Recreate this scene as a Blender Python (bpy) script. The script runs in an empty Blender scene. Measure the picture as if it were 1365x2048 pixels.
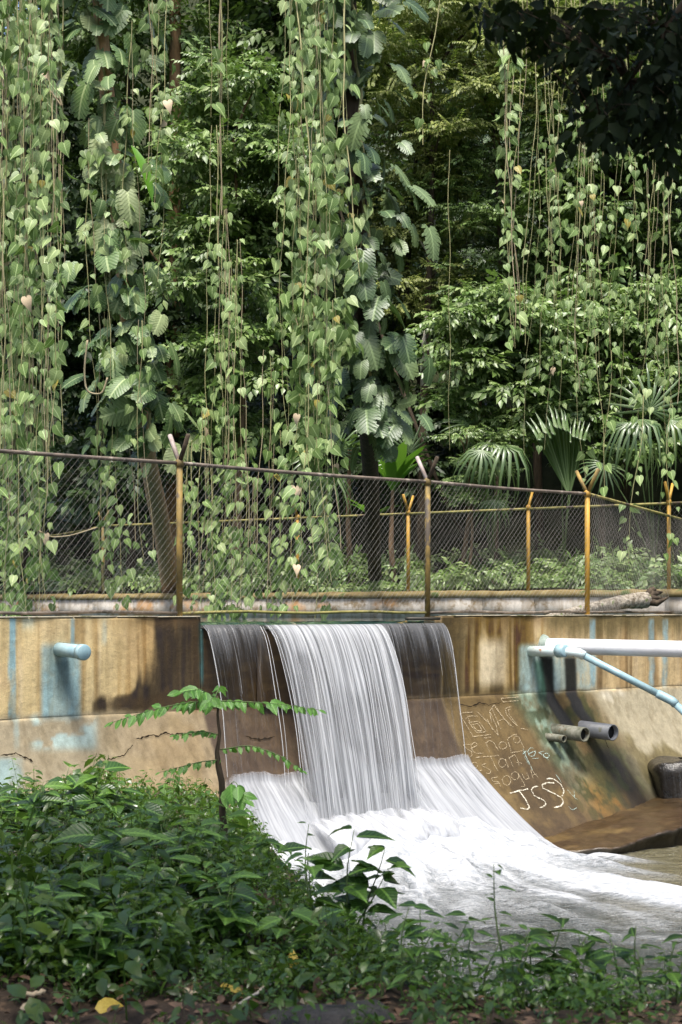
import bpy, math, random
import numpy as np
from mathutils import Matrix, Vector

random.seed(7)
rng = np.random.default_rng(11)
SC = bpy.context.scene
COL = SC.collection
R = math.radians

# ------------------------------------------------------------------ camera, sky, sun, exposure
F, PXC, HOR, EYE = 2843.75, 682.5, 1222.0, 3.45
cam_d = bpy.data.cameras.new('camera')
cam = bpy.data.objects.new('camera', cam_d)
COL.objects.link(cam)
cam.location = (0, 0, EYE)
cam.rotation_euler = (R(90), 0, 0)
cam_d.sensor_fit = 'HORIZONTAL'
cam_d.sensor_width = 24.0
cam_d.lens = 50.0
cam_d.shift_y = (HOR - 1024.0) / 1365.0
cam_d.clip_end = 400
cam_d.dof.use_dof = True
cam_d.dof.focus_distance = 21.0
cam_d.dof.aperture_fstop = 4.5
SC.camera = cam

SUN_EL, SUN_AZ = R(69), R(184)          # azimuth clockwise from +Y: high, behind the camera
world = bpy.data.worlds.new('World')
SC.world = world
world.use_nodes = True
wn = world.node_tree
wn.nodes.clear()
wo = wn.nodes.new('ShaderNodeOutputWorld')
wb = wn.nodes.new('ShaderNodeBackground')
wsky = wn.nodes.new('ShaderNodeTexSky')
wsky.sky_type = 'NISHITA'
wsky.sun_disc = False
wsky.sun_elevation = SUN_EL
wsky.sun_rotation = SUN_AZ
wsky.air_density = 1.0
wsky.dust_density = 4.0
wb.inputs['Strength'].default_value = 0.105
wn.links.new(wsky.outputs[0], wb.inputs[0])
wn.links.new(wb.outputs[0], wo.inputs[0])
sun_d = bpy.data.lights.new('sun', 'SUN')
sun_d.energy = 2.6
sun_d.angle = R(16)
sun_d.color = (1.0, 0.965, 0.90)
sun = bpy.data.objects.new('sun', sun_d)
COL.objects.link(sun)
sdir = Vector((math.sin(SUN_AZ) * math.cos(SUN_EL), math.cos(SUN_AZ) * math.cos(SUN_EL), math.sin(SUN_EL)))
sun.rotation_euler = sdir.to_track_quat('Z', 'Y').to_euler()
sun.location = (0, -10, 40)
SC.view_settings.view_transform = 'Standard'
SC.view_settings.look = 'None'
SC.view_settings.gamma = 1.0
SC.view_settings.use_curve_mapping = False
SC.view_settings.exposure = 1.55
SC.render.engine = 'CYCLES'
SC.cycles.max_bounces = 8
SC.cycles.transparent_max_bounces = 16
SC.cycles.caustics_reflective = False
SC.cycles.caustics_refractive = False


# ------------------------------------------------------------------ helpers
def W(px, py, D):
    """a point D metres ahead that the photograph shows at pixel px, py"""
    return np.array([(px - PXC) / F * D, D, EYE - (py - HOR) / F * D])


def to_px(P):
    P = np.asarray(P, float)
    D = np.maximum(P[..., 1], 0.1)
    return PXC + P[..., 0] / D * F, HOR + (EYE - P[..., 2]) / D * F


WU = np.array([0.7874, 0.6165, 0.0])      # along the dam wall
WN = np.array([0.6165, -0.7874, 0.0])     # out of the dam wall, towards the pool
WP = np.array([0.0, 20.21, 0.0])


def wallp(u, v, z):
    u, v, z = np.broadcast_arrays(np.asarray(u, float), np.asarray(v, float), np.asarray(z, float))
    P = WP + u[..., None] * WU + v[..., None] * WN
    P[..., 2] = z
    return P


def u_of_px(px):
    k = (px - PXC) / F
    D = 20.21 / (1 - 0.783 * k)
    return k * D / 0.7874


def smooth(a, b, x):
    t = np.clip((np.asarray(x, float) - a) / (b - a), 0, 1)
    return t * t * (3 - 2 * t)


_perm = rng.random((257, 257))
_perm[256, :] = _perm[0, :]
_perm[:, 256] = _perm[:, 0]


def vnoise(x, y):
    x, y = np.asarray(x, float), np.asarray(y, float)
    xi, yi = np.floor(x), np.floor(y)
    fx, fy = x - xi, y - yi
    fx, fy = fx * fx * (3 - 2 * fx), fy * fy * (3 - 2 * fy)
    xi, yi = xi.astype(int) % 256, yi.astype(int) % 256
    a, b = _perm[xi, yi], _perm[xi + 1, yi]
    c, d = _perm[xi, yi + 1], _perm[xi + 1, yi + 1]
    return (a * (1 - fx) + b * fx) * (1 - fy) + (c * (1 - fx) + d * fx) * fy


def fbm(x, y, o=4):
    s, a, t = 0, 1, 0
    for i in range(o):
        s = s + a * vnoise(x * 2 ** i + 17.3 * i, y * 2 ** i + 5.1 * i)
        t += a
        a *= 0.5
    return s / t


def mesh(name, V, faces, mat, smooth_shade=True, uv=None, attrs=None):
    """faces: list of integer arrays, one array per polygon size"""
    V = np.asarray(V, np.float32)
    if isinstance(faces, np.ndarray):
        faces = [faces]
    faces = [np.asarray(f, np.int32) for f in faces if len(f)]
    me = bpy.data.meshes.new(name)
    nl = sum(f.size for f in faces)
    npoly = sum(len(f) for f in faces)
    me.vertices.add(len(V))
    me.vertices.foreach_set('co', V.ravel())
    me.loops.add(nl)
    li = np.concatenate([f.ravel() for f in faces])
    me.loops.foreach_set('vertex_index', li)
    me.polygons.add(npoly)
    tot = np.concatenate([np.full(len(f), f.shape[1], np.int32) for f in faces])
    st = np.concatenate([[0], np.cumsum(tot)[:-1]]).astype(np.int32)
    me.polygons.foreach_set('loop_start', st)
    me.polygons.foreach_set('loop_total', tot)
    if smooth_shade:
        me.polygons.foreach_set('use_smooth', np.ones(npoly, bool))
    if uv is not None:
        l = me.uv_layers.new(name='UVMap')
        l.data.foreach_set('uv', np.asarray(uv, np.float32)[li].ravel())
    for k, a in (attrs or {}).items():
        a = np.asarray(a, np.float32)
        if a.ndim == 2:
            if a.shape[1] == 3:
                a = np.concatenate([a, np.ones((len(a), 1), np.float32)], 1)
            at = me.attributes.new(k, 'FLOAT_COLOR', 'POINT')
            at.data.foreach_set('color', a.ravel())
        else:
            at = me.attributes.new(k, 'FLOAT', 'POINT')
            at.data.foreach_set('value', a)
    if mat is not None:
        me.materials.append(mat)
    me.update(calc_edges=True)
    return me


def obj(name, me, parent=None, label=None, cat=None, group=None, kind=None, matrix=None):
    o = bpy.data.objects.new(name, me)
    COL.objects.link(o)
    if parent is not None:
        o.parent = parent
        o.matrix_parent_inverse = Matrix.Identity(4)
    if matrix is not None:
        o.matrix_basis = matrix
    tag(o, label, cat, group, kind)
    return o


def tag(o, label=None, cat=None, group=None, kind=None):
    if label: o['label'] = label
    if cat: o['category'] = cat
    if group: o['group'] = group
    if kind: o['kind'] = kind
    return o


def thing(name, loc, label, cat, group=None):
    o = bpy.data.objects.new(name, None)
    o.empty_display_size = 0.2
    COL.objects.link(o)
    o.location = [float(a) for a in loc]
    return tag(o, label, cat, group)


class MB:
    """collects pieces of one mesh"""
    def __init__(self):
        self.V, self.F, self.U, self.n = [], {}, [], 0

    def add(self, V, faces, uv=None):
        V = np.asarray(V, float)
        if isinstance(faces, np.ndarray): faces = [faces]
        for f in faces:
            f = np.asarray(f)
            if len(f): self.F.setdefault(f.shape[1], []).append(f + self.n)
        self.V.append(V)
        self.U.append(np.zeros((len(V), 2)) if uv is None else np.asarray(uv, float))
        self.n += len(V)
        return self

    def box(self, c, s, axes=None):
        c, s = np.asarray(c, float), np.asarray(s, float) / 2
        q = np.array([[x, y, z] for x in (-1, 1) for y in (-1, 1) for z in (-1, 1)]) * s
        if axes is not None: q = q @ np.asarray(axes)
        f = np.array([[0, 1, 3, 2], [4, 6, 7, 5], [0, 4, 5, 1], [2, 3, 7, 6], [0, 2, 6, 4], [1, 5, 7, 3]])
        return self.add(q + c, f)

    def tube(self, P, r, n=8, cap=True):
        P = np.asarray(P, float)
        r = np.broadcast_to(np.asarray(r, float), (len(P),))
        T = np.gradient(P, axis=0)
        T /= np.linalg.norm(T, axis=1)[:, None] + 1e-9
        ref = np.array([0, 0, 1.0]) if abs(T[:, 2]).mean() < 0.8 else np.array([0, 1.0, 0])
        A = np.cross(T, ref)
        A /= np.linalg.norm(A, axis=1)[:, None] + 1e-9
        B = np.cross(T, A)
        th = np.arange(n) / n * 2 * math.pi
        V = P[:, None] + r[:, None, None] * (np.cos(th)[None, :, None] * A[:, None] + np.sin(th)[None, :, None] * B[:, None])
        k = len(P)
        i, j = np.meshgrid(np.arange(k - 1), np.arange(n), indexing='ij')
        a, b = i * n + j, i * n + (j + 1) % n
        f = np.stack([a, b, b + n, a + n], -1).reshape(-1, 4)
        L = np.concatenate([[0], np.cumsum(np.linalg.norm(np.diff(P, axis=0), axis=1))])
        uv = np.stack([np.broadcast_to(th / 6.2832, (k, n)), np.broadcast_to(L[:, None], (k, n))], -1).reshape(-1, 2)
        V = V.reshape(-1, 3)
        fs = [f]
        if cap:
            m = len(V)
            V = np.concatenate([V, P[:1], P[-1:]])
            uv = np.concatenate([uv, [[0, 0], [0, L[-1]]]])
            j = np.arange(n)
            fs.append(np.concatenate([np.stack([np.full(n, m), (j + 1) % n, j], 1),
                                      np.stack([np.full(n, m + 1), (k - 1) * n + j, (k - 1) * n + (j + 1) % n], 1)]))
        return self.add(V, fs, uv)

    def mesh(self, name, mat, sm=True, attrs=None):
        return mesh(name, np.concatenate(self.V), [np.concatenate(f) for f in self.F.values()], mat, sm,
                    np.concatenate(self.U), attrs)

    def build(self, name, mat, parent=None, sm=True, **kw):
        return obj(name, self.mesh(name, mat, sm), parent, **kw)


def norm(a):
    a = np.asarray(a, float)
    return a / (np.linalg.norm(a, axis=-1, keepdims=True) + 1e-9)


def frames(d, n):
    """rotation matrices whose columns are side, axis d and normal ~n"""
    d = norm(d)
    s = norm(np.cross(d, n))
    n = np.cross(s, d)
    return np.stack([s, d, n], -1)


def scatter(T, TF, pos, Rm, sc):
    """many copies of a template: vertices T, faces TF (list)"""
    V = np.einsum('nij,kj->nki', Rm, T) * np.asarray(sc)[:, None, None] + pos[:, None, :]
    k = len(T)
    off = (np.arange(len(pos)) * k)[:, None, None]
    return V.reshape(-1, 3), [(f[None] + off).reshape(-1, f.shape[1]) for f in TF]


def mat4(Rm, p, s):
    m = np.eye(4)
    m[:3, :3] = Rm * s
    m[:3, 3] = p
    return Matrix(m.tolist())


def jit(n, s=1.0):
    return rng.normal(size=(n, 3)) * s


# ------------------------------------------------------------------ materials
class NT:
    def __init__(self, name):
        self.m = bpy.data.materials.new(name)
        self.m.use_nodes = True
        self.t = self.m.node_tree
        self.t.nodes.clear()
        self.out = self.n('ShaderNodeOutputMaterial')

    def n(self, typ, **kw):
        x = self.t.nodes.new(typ)
        for k, v in kw.items():
            if k in x.inputs.keys() if hasattr(x.inputs, 'keys') else False:
                x.inputs[k].default_value = v
            else:
                setattr(x, k, v)
        return x

    def l(self, a, b):
        self.t.links.new(a, b)

    def val(self, node, key, v):
        if hasattr(v, 'is_linked') or isinstance(v, bpy.types.NodeSocket): self.l(v, node.inputs[key])
        else: node.inputs[key].default_value = v

    def math(self, op, a, b=0.5, clamp=False):
        x = self.n('ShaderNodeMath', operation=op, use_clamp=clamp)
        self.val(x, 0, a); self.val(x, 1, b)
        return x.outputs[0]

    def noise(self, vec=None, scale=5, detail=4, rough=0.55):
        x = self.n('ShaderNodeTexNoise')
        x.inputs['Scale'].default_value = scale
        x.inputs['Detail'].default_value = detail
        x.inputs['Roughness'].default_value = rough
        if vec is not None: self.l(vec, x.inputs['Vector'])
        return x.outputs['Fac']

    def ramp(self, fac, stops):
        x = self.n('ShaderNodeValToRGB')
        e = x.color_ramp.elements
        while len(e) < len(stops): e.new(0.5)
        for q, (p, c) in zip(e, stops):
            q.position = p
            q.color = (c, c, c, 1) if np.isscalar(c) else (*c, 1)
        self.l(fac, x.inputs[0])
        return x.outputs[0]

    def mix(self, fac, a, b, blend='MIX'):
        x = self.n('ShaderNodeMix', data_type='RGBA', blend_type=blend)
        for key, v in ((0, fac), (6, a), (7, b)):
            if isinstance(v, bpy.types.NodeSocket): self.l(v, x.inputs[key])
            elif key == 0: x.inputs[0].default_value = v
            else: x.inputs[key].default_value = (*v, 1)
        return x.outputs[2]

    def coords(self, kind='Object', scale=(1, 1, 1)):
        c = self.n('ShaderNodeTexCoord')
        m = self.n('ShaderNodeMapping')
        m.inputs['Scale'].default_value = scale
        self.l(c.outputs[kind], m.inputs[0])
        return m.outputs[0]

    def bsdf(self, base, rough=0.5, spec=0.5, bump=None, bstr=0.3, bdist=0.01, **kw):
        b = self.n('ShaderNodeBsdfPrincipled')
        if isinstance(base, bpy.types.NodeSocket): self.l(base, b.inputs['Base Color'])
        else: b.inputs['Base Color'].default_value = (*base, 1)
        self.val(b, 'Roughness', rough)
        b.inputs['Specular IOR Level'].default_value = spec
        for k, v in kw.items(): b.inputs[k].default_value = v
        if bump is not None:
            u = self.n('ShaderNodeBump')
            u.inputs['Strength'].default_value = bstr
            u.inputs['Distance'].default_value = bdist
            self.l(bump, u.inputs['Height'])
            self.l(u.outputs[0], b.inputs['Normal'])
        self.b = b
        return b.outputs[0]

    def done(self, s):
        self.l(s, self.out.inputs[0])
        return self.m


def leaf_mat(name, lo, mid, hi, rough=0.42, spec=0.5, trans=0.22, island=False, vein=False, yellow=0.0, bright=(0.16, 0.22, 0.05)):
    t = NT(name)
    if island:
        g = t.n('ShaderNodeNewGeometry'); rnd = g.outputs['Random Per Island']
    else:
        g = t.n('ShaderNodeObjectInfo'); rnd = g.outputs['Random']
    c = t.ramp(rnd, [(0.0, lo), (0.55, mid), (1.0, hi)])
    if yellow > 0:
        y = t.math('GREATER_THAN', rnd, 1 - yellow)
        c = t.mix(y, c, (0.38, 0.27, 0.05))
    co = t.coords('Object', (1, 1, 1))
    nz = t.noise(co, 9.0 if not island else 0.6, 2)
    c = t.mix(t.ramp(nz, [(0.3, 0.0), (0.75, 0.55)]), c, bright)
    if vein:
        uvn = t.n('ShaderNodeTexCoord').outputs['UV']
        sp = t.n('ShaderNodeSeparateXYZ'); t.l(uvn, sp.inputs[0])
        rib = t.math('LESS_THAN', t.math('ABSOLUTE', sp.outputs[0], 0), 0.035)
        wv = t.math('SINE', t.math('MULTIPLY', t.math('ADD', sp.outputs[1], t.math('MULTIPLY', t.math('ABSOLUTE', sp.outputs[0], 0), -0.9)), 46.0), 0)
        veins = t.math('MULTIPLY', t.math('GREATER_THAN', wv, 0.88), 0.16)
        c = t.mix(t.math('MAXIMUM', t.math('MULTIPLY', rib, 0.4), veins), c, tuple(min(1, x * 2.2 + 0.02) for x in hi))
        bump = t.math('MULTIPLY', wv, 0.5)
        s = t.bsdf(c, rough, spec, bump, 0.25, 0.01)
    else:
        s = t.bsdf(c, rough, spec)
    tr = t.n('ShaderNodeBsdfTranslucent')
    t.l(t.mix(0.5, c, (0.16, 0.30, 0.03)), tr.inputs[0])
    m = t.n('ShaderNodeMixShader'); m.inputs[0].default_value = trans
    t.l(s, m.inputs[1]); t.l(tr.outputs[0], m.inputs[2])
    return t.done(m.outputs[0])


def simple_mat(name, c0, c1, scale=8, rough=0.8, spec=0.3, bstr=0.3, bdist=0.01, stretch=(1, 1, 1), extra=None, lo=0.35, hi=0.65):
    t = NT(name)
    co = t.coords('Object', stretch)
    nz = t.noise(co, scale, 6, 0.62)
    c = t.mix(t.ramp(nz, [(lo, 0.0), (hi, 1.0)]), c0, c1)
    if extra:
        c2, th, sc = extra
        c = t.mix(t.ramp(t.noise(co, sc, 5, 0.6), [(th, 0.0), (th + 0.07, 1.0)]), c, c2)
    return t.done(t.bsdf(c, rough, spec, nz, bstr, bdist))


M = {}
M['vine_leaf'] = leaf_mat('vine_leaf', (0.05, 0.11, 0.022), (0.135, 0.22, 0.06), (0.32, 0.39, 0.17), 0.42, 0.4, 0.22, vein=True, yellow=0.012)
M['monstera'] = leaf_mat('monstera_leaf', (0.035, 0.085, 0.022), (0.095, 0.165, 0.055), (0.25, 0.29, 0.14), 0.45, 0.35, 0.14, vein=True, bright=(0.12, 0.17, 0.06))
M['monstera_shade'] = leaf_mat('monstera_shade', (0.025, 0.055, 0.018), (0.05, 0.09, 0.035), (0.14, 0.19, 0.08), 0.42, 0.4, 0.12, vein=True, bright=(0.06, 0.10, 0.03))  # darker copy: shade on the second column put into the leaf colour
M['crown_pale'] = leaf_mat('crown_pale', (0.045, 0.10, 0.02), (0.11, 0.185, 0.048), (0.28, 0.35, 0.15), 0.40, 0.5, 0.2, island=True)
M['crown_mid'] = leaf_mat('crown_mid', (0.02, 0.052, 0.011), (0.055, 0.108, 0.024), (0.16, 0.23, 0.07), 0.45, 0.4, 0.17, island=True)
M['crown_shade'] = leaf_mat('crown_shade', (0.008, 0.020, 0.006), (0.018, 0.040, 0.011), (0.05, 0.085, 0.026), 0.5, 0.35, 0.12, island=True, bright=(0.04, 0.065, 0.018))  # shade of the gaps between the trees put into the leaf colour
M['crown_yellow'] = leaf_mat('crown_yellow', (0.08, 0.115, 0.02), (0.17, 0.205, 0.045), (0.32, 0.34, 0.11), 0.5, 0.4, 0.3, island=True, bright=(0.22, 0.24, 0.06))
M['cover'] = leaf_mat('ground_cover', (0.012, 0.030, 0.004), (0.036, 0.078, 0.008), (0.11, 0.175, 0.028), 0.3, 0.5, 0.3, island=True, bright=(0.035, 0.08, 0.012))
M['shrub_leaf'] = leaf_mat('shrub_leaf', (0.008, 0.026, 0.004), (0.026, 0.072, 0.010), (0.11, 0.21, 0.03), 0.35, 0.5, 0.3, vein=True, bright=(0.03, 0.085, 0.012))
M['sapling_leaf'] = leaf_mat('sapling_leaf', (0.06, 0.17, 0.02), (0.08, 0.22, 0.025), (0.12, 0.27, 0.04), 0.38, 0.5, 0.4, vein=True, bright=(0.10, 0.24, 0.03))
M['palm'] = leaf_mat('palm_leaf', (0.035, 0.075, 0.025), (0.07, 0.125, 0.045), (0.17, 0.23, 0.12), 0.34, 0.6, 0.18, island=True)
M['palm_bright'] = leaf_mat('palm_bright', (0.09, 0.22, 0.02), (0.11, 0.27, 0.025), (0.15, 0.32, 0.04), 0.4, 0.5, 0.35, island=True, bright=(0.14, 0.30, 0.03))
M['vine_stem'] = simple_mat('vine_stem', (0.22, 0.21, 0.09), (0.38, 0.35, 0.17), 6, 0.7, 0.3, 0.2)
M['root'] = simple_mat('aerial_root', (0.24, 0.19, 0.11), (0.36, 0.30, 0.19), 5, 0.8, 0.2, 0.2)
M['green_stem'] = simple_mat('green_stem', (0.06, 0.10, 0.03), (0.11, 0.15, 0.05), 9, 0.6, 0.3, 0.2)
M['bark'] = simple_mat('bark', (0.10, 0.062, 0.036), (0.22, 0.145, 0.085), 5, 0.9, 0.2, 0.9, 0.04, (3, 3, 0.5), ((0.07, 0.09, 0.04), 0.6, 2.0))
M['bark_orange'] = simple_mat('bark_orange', (0.13, 0.075, 0.035), (0.26, 0.16, 0.08), 3, 0.9, 0.2, 0.7, 0.03, (2, 2, 0.7), ((0.09, 0.07, 0.04), 0.58, 1.5))
M['bark_dark'] = simple_mat('bark_dark', (0.035, 0.026, 0.018), (0.075, 0.055, 0.036), 5, 0.9, 0.2, 0.8, 0.03, (3, 3, 0.5))
M['bark_pale'] = simple_mat('bark_pale', (0.25, 0.23, 0.17), (0.42, 0.40, 0.33), 4, 0.85, 0.2, 0.5, 0.02, (3, 3, 0.8), ((0.10, 0.09, 0.06), 0.57, 3))
M['log'] = simple_mat('log_bark', (0.09, 0.07, 0.045), (0.36, 0.32, 0.26), 5, 0.9, 0.2, 1.0, 0.05, (3, 3, 3), ((0.10, 0.14, 0.03), 0.6, 2.2))
M['soil'] = simple_mat('soil', (0.022, 0.015, 0.010), (0.06, 0.042, 0.028), 4, 0.95, 0.2, 1.0, 0.05, extra=((0.10, 0.065, 0.04), 0.6, 14))
M['hill'] = simple_mat('hill_soil', (0.018, 0.022, 0.010), (0.035, 0.04, 0.018), 1.5, 0.95, 0.1, 0.8, 0.1)  # soil kept extra dark to carry the shade behind the trees
M['rock'] = simple_mat('rock', (0.020, 0.018, 0.017), (0.055, 0.05, 0.045), 9, 0.75, 0.4, 1.0, 0.04)
M['wet_rock'] = simple_mat('wet_rock', (0.011, 0.0095, 0.007), (0.032, 0.026, 0.019), 9, 0.25, 0.5, 1.0, 0.03)
M['wood'] = simple_mat('dead_wood', (0.17, 0.10, 0.055), (0.33, 0.21, 0.12), 7, 0.85, 0.2, 0.7, 0.01, (1, 1, 1))
M['wood_pale'] = simple_mat('dead_wood_pale', (0.42, 0.36, 0.28), (0.60, 0.54, 0.45), 7, 0.85, 0.2, 0.4, 0.01)
M['leaf_yellow'] = simple_mat('leaf_yellow', (0.42, 0.28, 0.03), (0.56, 0.42, 0.07), 20, 0.5, 0.4, 0.3, 0.004, extra=((0.20, 0.12, 0.04), 0.62, 30))
M['leaf_brown'] = simple_mat('leaf_brown', (0.07, 0.042, 0.026), (0.17, 0.10, 0.06), 20, 0.6, 0.3, 0.4, 0.004)
M['leaf_tan'] = simple_mat('leaf_tan', (0.40, 0.30, 0.19), (0.52, 0.42, 0.28), 20, 0.6, 0.3, 0.4, 0.004)
M['post_rust'] = simple_mat('post_rust', (0.085, 0.064, 0.025), (0.28, 0.185, 0.045), 7, 0.7, 0.4, 0.4, 0.004, (1, 1, 0.5), ((0.07, 0.055, 0.04), 0.56, 5))
M['post_yellow'] = simple_mat('post_yellow', (0.30, 0.17, 0.025), (0.46, 0.26, 0.035), 8, 0.6, 0.4, 0.3, 0.003, (1, 1, 0.5), ((0.20, 0.11, 0.04), 0.59, 7))
M['post_pale'] = simple_mat('post_pale', (0.20, 0.155, 0.13), (0.33, 0.28, 0.26), 7, 0.6, 0.4, 0.3, 0.003, extra=((0.24, 0.14, 0.06), 0.57, 9))
M['rail_dark'] = simple_mat('rail_dark', (0.055, 0.045, 0.036), (0.15, 0.115, 0.085), 5, 0.6, 0.4, 0.3, 0.003, (1, 1, 1), ((0.24, 0.20, 0.16), 0.58, 4))
M['rail_mossy'] = simple_mat('rail_mossy', (0.12, 0.11, 0.03), (0.30, 0.26, 0.09), 5, 0.7, 0.3, 0.3, 0.003, (1, 1, 1), ((0.07, 0.05, 0.04), 0.55, 4))
M['wire'] = simple_mat('fence_wire', (0.13, 0.12, 0.10), (0.34, 0.31, 0.27), 3, 0.5, 0.5, 0.0)
M['pipe_white'] = simple_mat('pipe_white', (0.50, 0.50, 0.51), (0.60, 0.60, 0.61), 3, 0.35, 0.5, 0.05, 0.002, extra=((0.42, 0.36, 0.28), 0.64, 4))
M['pipe_blue'] = simple_mat('pipe_blue', (0.17, 0.28, 0.32), (0.27, 0.39, 0.42), 4, 0.4, 0.5, 0.1, 0.002, extra=((0.12, 0.10, 0.07), 0.66, 12))
M['pipe_pale'] = simple_mat('pipe_pale', (0.42, 0.53, 0.53), (0.55, 0.62, 0.60), 4, 0.4, 0.5, 0.1, 0.002, extra=((0.36, 0.20, 0.12), 0.60, 9))
M['pipe_grey'] = simple_mat('pipe_grey', (0.10, 0.105, 0.11), (0.16, 0.165, 0.17), 5, 0.5, 0.5, 0.2, 0.002, extra=((0.10, 0.10, 0.07), 0.60, 6))
M['pipe_mossy'] = simple_mat('pipe_mossy', (0.035, 0.04, 0.02), (0.17, 0.165, 0.13), 6, 0.7, 0.3, 0.4, 0.004, extra=((0.08, 0.06, 0.03), 0.57, 9))
M['pipe_shade'] = simple_mat('pipe_bore_shade', (0.012, 0.012, 0.012), (0.02, 0.02, 0.018), 5, 0.8, 0.2, 0)  # near-black tone standing for the shade in the pipe mouths
M['label_red'] = simple_mat('label_red', (0.35, 0.12, 0.06), (0.62, 0.55, 0.48), 45, 0.6, 0.3, 0)
M['plank'] = simple_mat('wet_plank', (0.025, 0.022, 0.016), (0.05, 0.042, 0.03), 6, 0.6, 0.4, 0.4)
M['chalk'] = simple_mat('chalk', (0.26, 0.20, 0.12), (0.46, 0.38, 0.25), 40, 0.9, 0.1, 0.0)
M['chalk_white'] = simple_mat('chalk_white', (0.38, 0.34, 0.24), (0.56, 0.51, 0.40), 30, 0.9, 0.1, 0.0)
M['chalk_blue'] = simple_mat('chalk_blue', (0.22, 0.30, 0.26), (0.38, 0.46, 0.42), 40, 0.9, 0.1, 0.0)

for k_, c0_, c1_, a_ in (('chalk', (0.34, 0.27, 0.17), (0.50, 0.42, 0.28), 0.62), ('chalk_white', (0.46, 0.42, 0.32), (0.62, 0.58, 0.47), 0.85), ('chalk_blue', (0.26, 0.36, 0.32), (0.40, 0.50, 0.45), 0.65)):
    t = NT(k_)
    nz = t.noise(t.coords('Object'), 38, 5, 0.7)
    b = t.bsdf(t.mix(nz, c0_, c1_), 0.95, 0.1)
    mx = t.n('ShaderNodeMixShader'); tp = t.n('ShaderNodeBsdfTransparent')
    t.l(t.ramp(nz, [(0.36, 0.0), (0.56, a_)]), mx.inputs[0]); t.l(tp.outputs[0], mx.inputs[1]); t.l(b, mx.inputs[2])
    M[k_] = t.done(mx.outputs[0])

# concrete: the stains live in the vertex colour 'stain', the wetness in 'wet'
t = NT('stained_concrete')
at = t.n('ShaderNodeAttribute', attribute_name='stain')
aw = t.n('ShaderNodeAttribute', attribute_name='wet')
co = t.coords('Object')
n1 = t.noise(co, 14, 8, 0.7)
n2 = t.noise(co, 70, 4, 0.7)
c = t.mix(0.55, at.outputs['Color'], t.ramp(n1, [(0.25, 0.45), (0.75, 1.0)]), 'MULTIPLY')
c = t.mix(0.35, c, t.ramp(n2, [(0.3, 0.4), (0.65, 1.0)]), 'MULTIPLY')
rg = t.math('SUBTRACT', 0.9, t.math('MULTIPLY', aw.outputs['Fac'], 0.62))
sk = t.noise(t.coords('Object', (6, 6, 0.5)), 1.0, 6, 0.6)
c = t.mix(t.ramp(sk, [(0.47, 0.0), (0.66, 0.5)]), c, t.mix(1.0, c, (0.42, 0.37, 0.28), 'MULTIPLY'))
vo = t.n('ShaderNodeTexVoronoi'); vo.inputs['Scale'].default_value = 26; t.l(co, vo.inputs['Vector'])
pit = t.ramp(vo.outputs['Distance'], [(0.08, 1.0), (0.2, 0.0)])
c = t.mix(t.math('MULTIPLY', pit, t.ramp(n1, [(0.5, 0.0), (0.62, 0.7)])), c, (0.05, 0.035, 0.02))
hb = t.math('ADD', t.math('MULTIPLY', n1, 0.8), t.math('MULTIPLY', n2, 0.3))
M['concrete'] = t.done(t.bsdf(c, rg, 0.35, hb, 0.55, 0.02))

t = NT('rear_concrete')
co = t.coords('Object')
n1 = t.noise(co, 4, 7, 0.65)
n2 = t.noise(t.coords('Object', (4, 4, 0.7)), 1.6, 5, 0.6)
c = t.mix(t.ramp(n2, [(0.38, 0.0), (0.6, 1.0)]), (0.30, 0.26, 0.21), (0.46, 0.42, 0.37))
c = t.mix(t.ramp(n1, [(0.5, 0.0), (0.62, 0.8)]), c, (0.16, 0.11, 0.05))
c = t.mix(t.ramp(t.noise(co, 1.1, 3), [(0.56, 0.0), (0.64, 0.7)]), c, (0.42, 0.22, 0.08))
M['rear_concrete'] = t.done(t.bsdf(c, 0.9, 0.2, n1, 0.5, 0.02))
M['rear_cap'] = simple_mat('rear_cap', (0.12, 0.085, 0.035), (0.24, 0.19, 0.09), 4, 0.95, 0.2, 0.7, 0.03, extra=((0.07, 0.09, 0.03), 0.58, 2))


def water_sheet_mat(name, su, sv, lo, hi, amax, col_lo=(0.20, 0.21, 0.22), col_hi=(0.62, 0.63, 0.64), floor=0.0):
    """streaks run along uv.y (metres down the fall); uv.x is metres along the lip"""
    t = NT(name)
    uv = t.coords('UV', (su, sv, 1))
    n1 = t.noise(uv, 1.0, 5, 0.65)
    n2 = t.noise(t.coords('UV', (su * 3.1, sv * 0.8, 1)), 1.0, 3, 0.6)
    s = t.math('ADD', t.math('MULTIPLY', n1, 0.62), t.math('MULTIPLY', n2, 0.38))
    a = t.ramp(s, [(lo, floor), (hi, amax)])
    dn = t.n('ShaderNodeAttribute', attribute_name='dens')
    a = t.math('MULTIPLY', t.math('ADD', a, t.math('SUBTRACT', dn.outputs['Fac'], 1.0)), 1.0, True)
    c = t.mix(t.ramp(s, [(lo, 0.0), (hi + 0.08, 1.0)]), col_lo, col_hi)
    b = t.bsdf(c, 0.25, 0.5, s, 0.5, 0.03)
    tl = t.n('ShaderNodeBsdfTranslucent'); t.l(c, tl.inputs[0])
    m1 = t.n('ShaderNodeMixShader'); m1.inputs[0].default_value = 0.3
    t.l(b, m1.inputs[1]); t.l(tl.outputs[0], m1.inputs[2])
    tp = t.n('ShaderNodeBsdfTransparent')
    m2 = t.n('ShaderNodeMixShader')
    t.l(a, m2.inputs[0]); t.l(tp.outputs[0], m2.inputs[1]); t.l(m1.outputs[0], m2.inputs[2])
    return t.done(m2.outputs[0])


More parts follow.
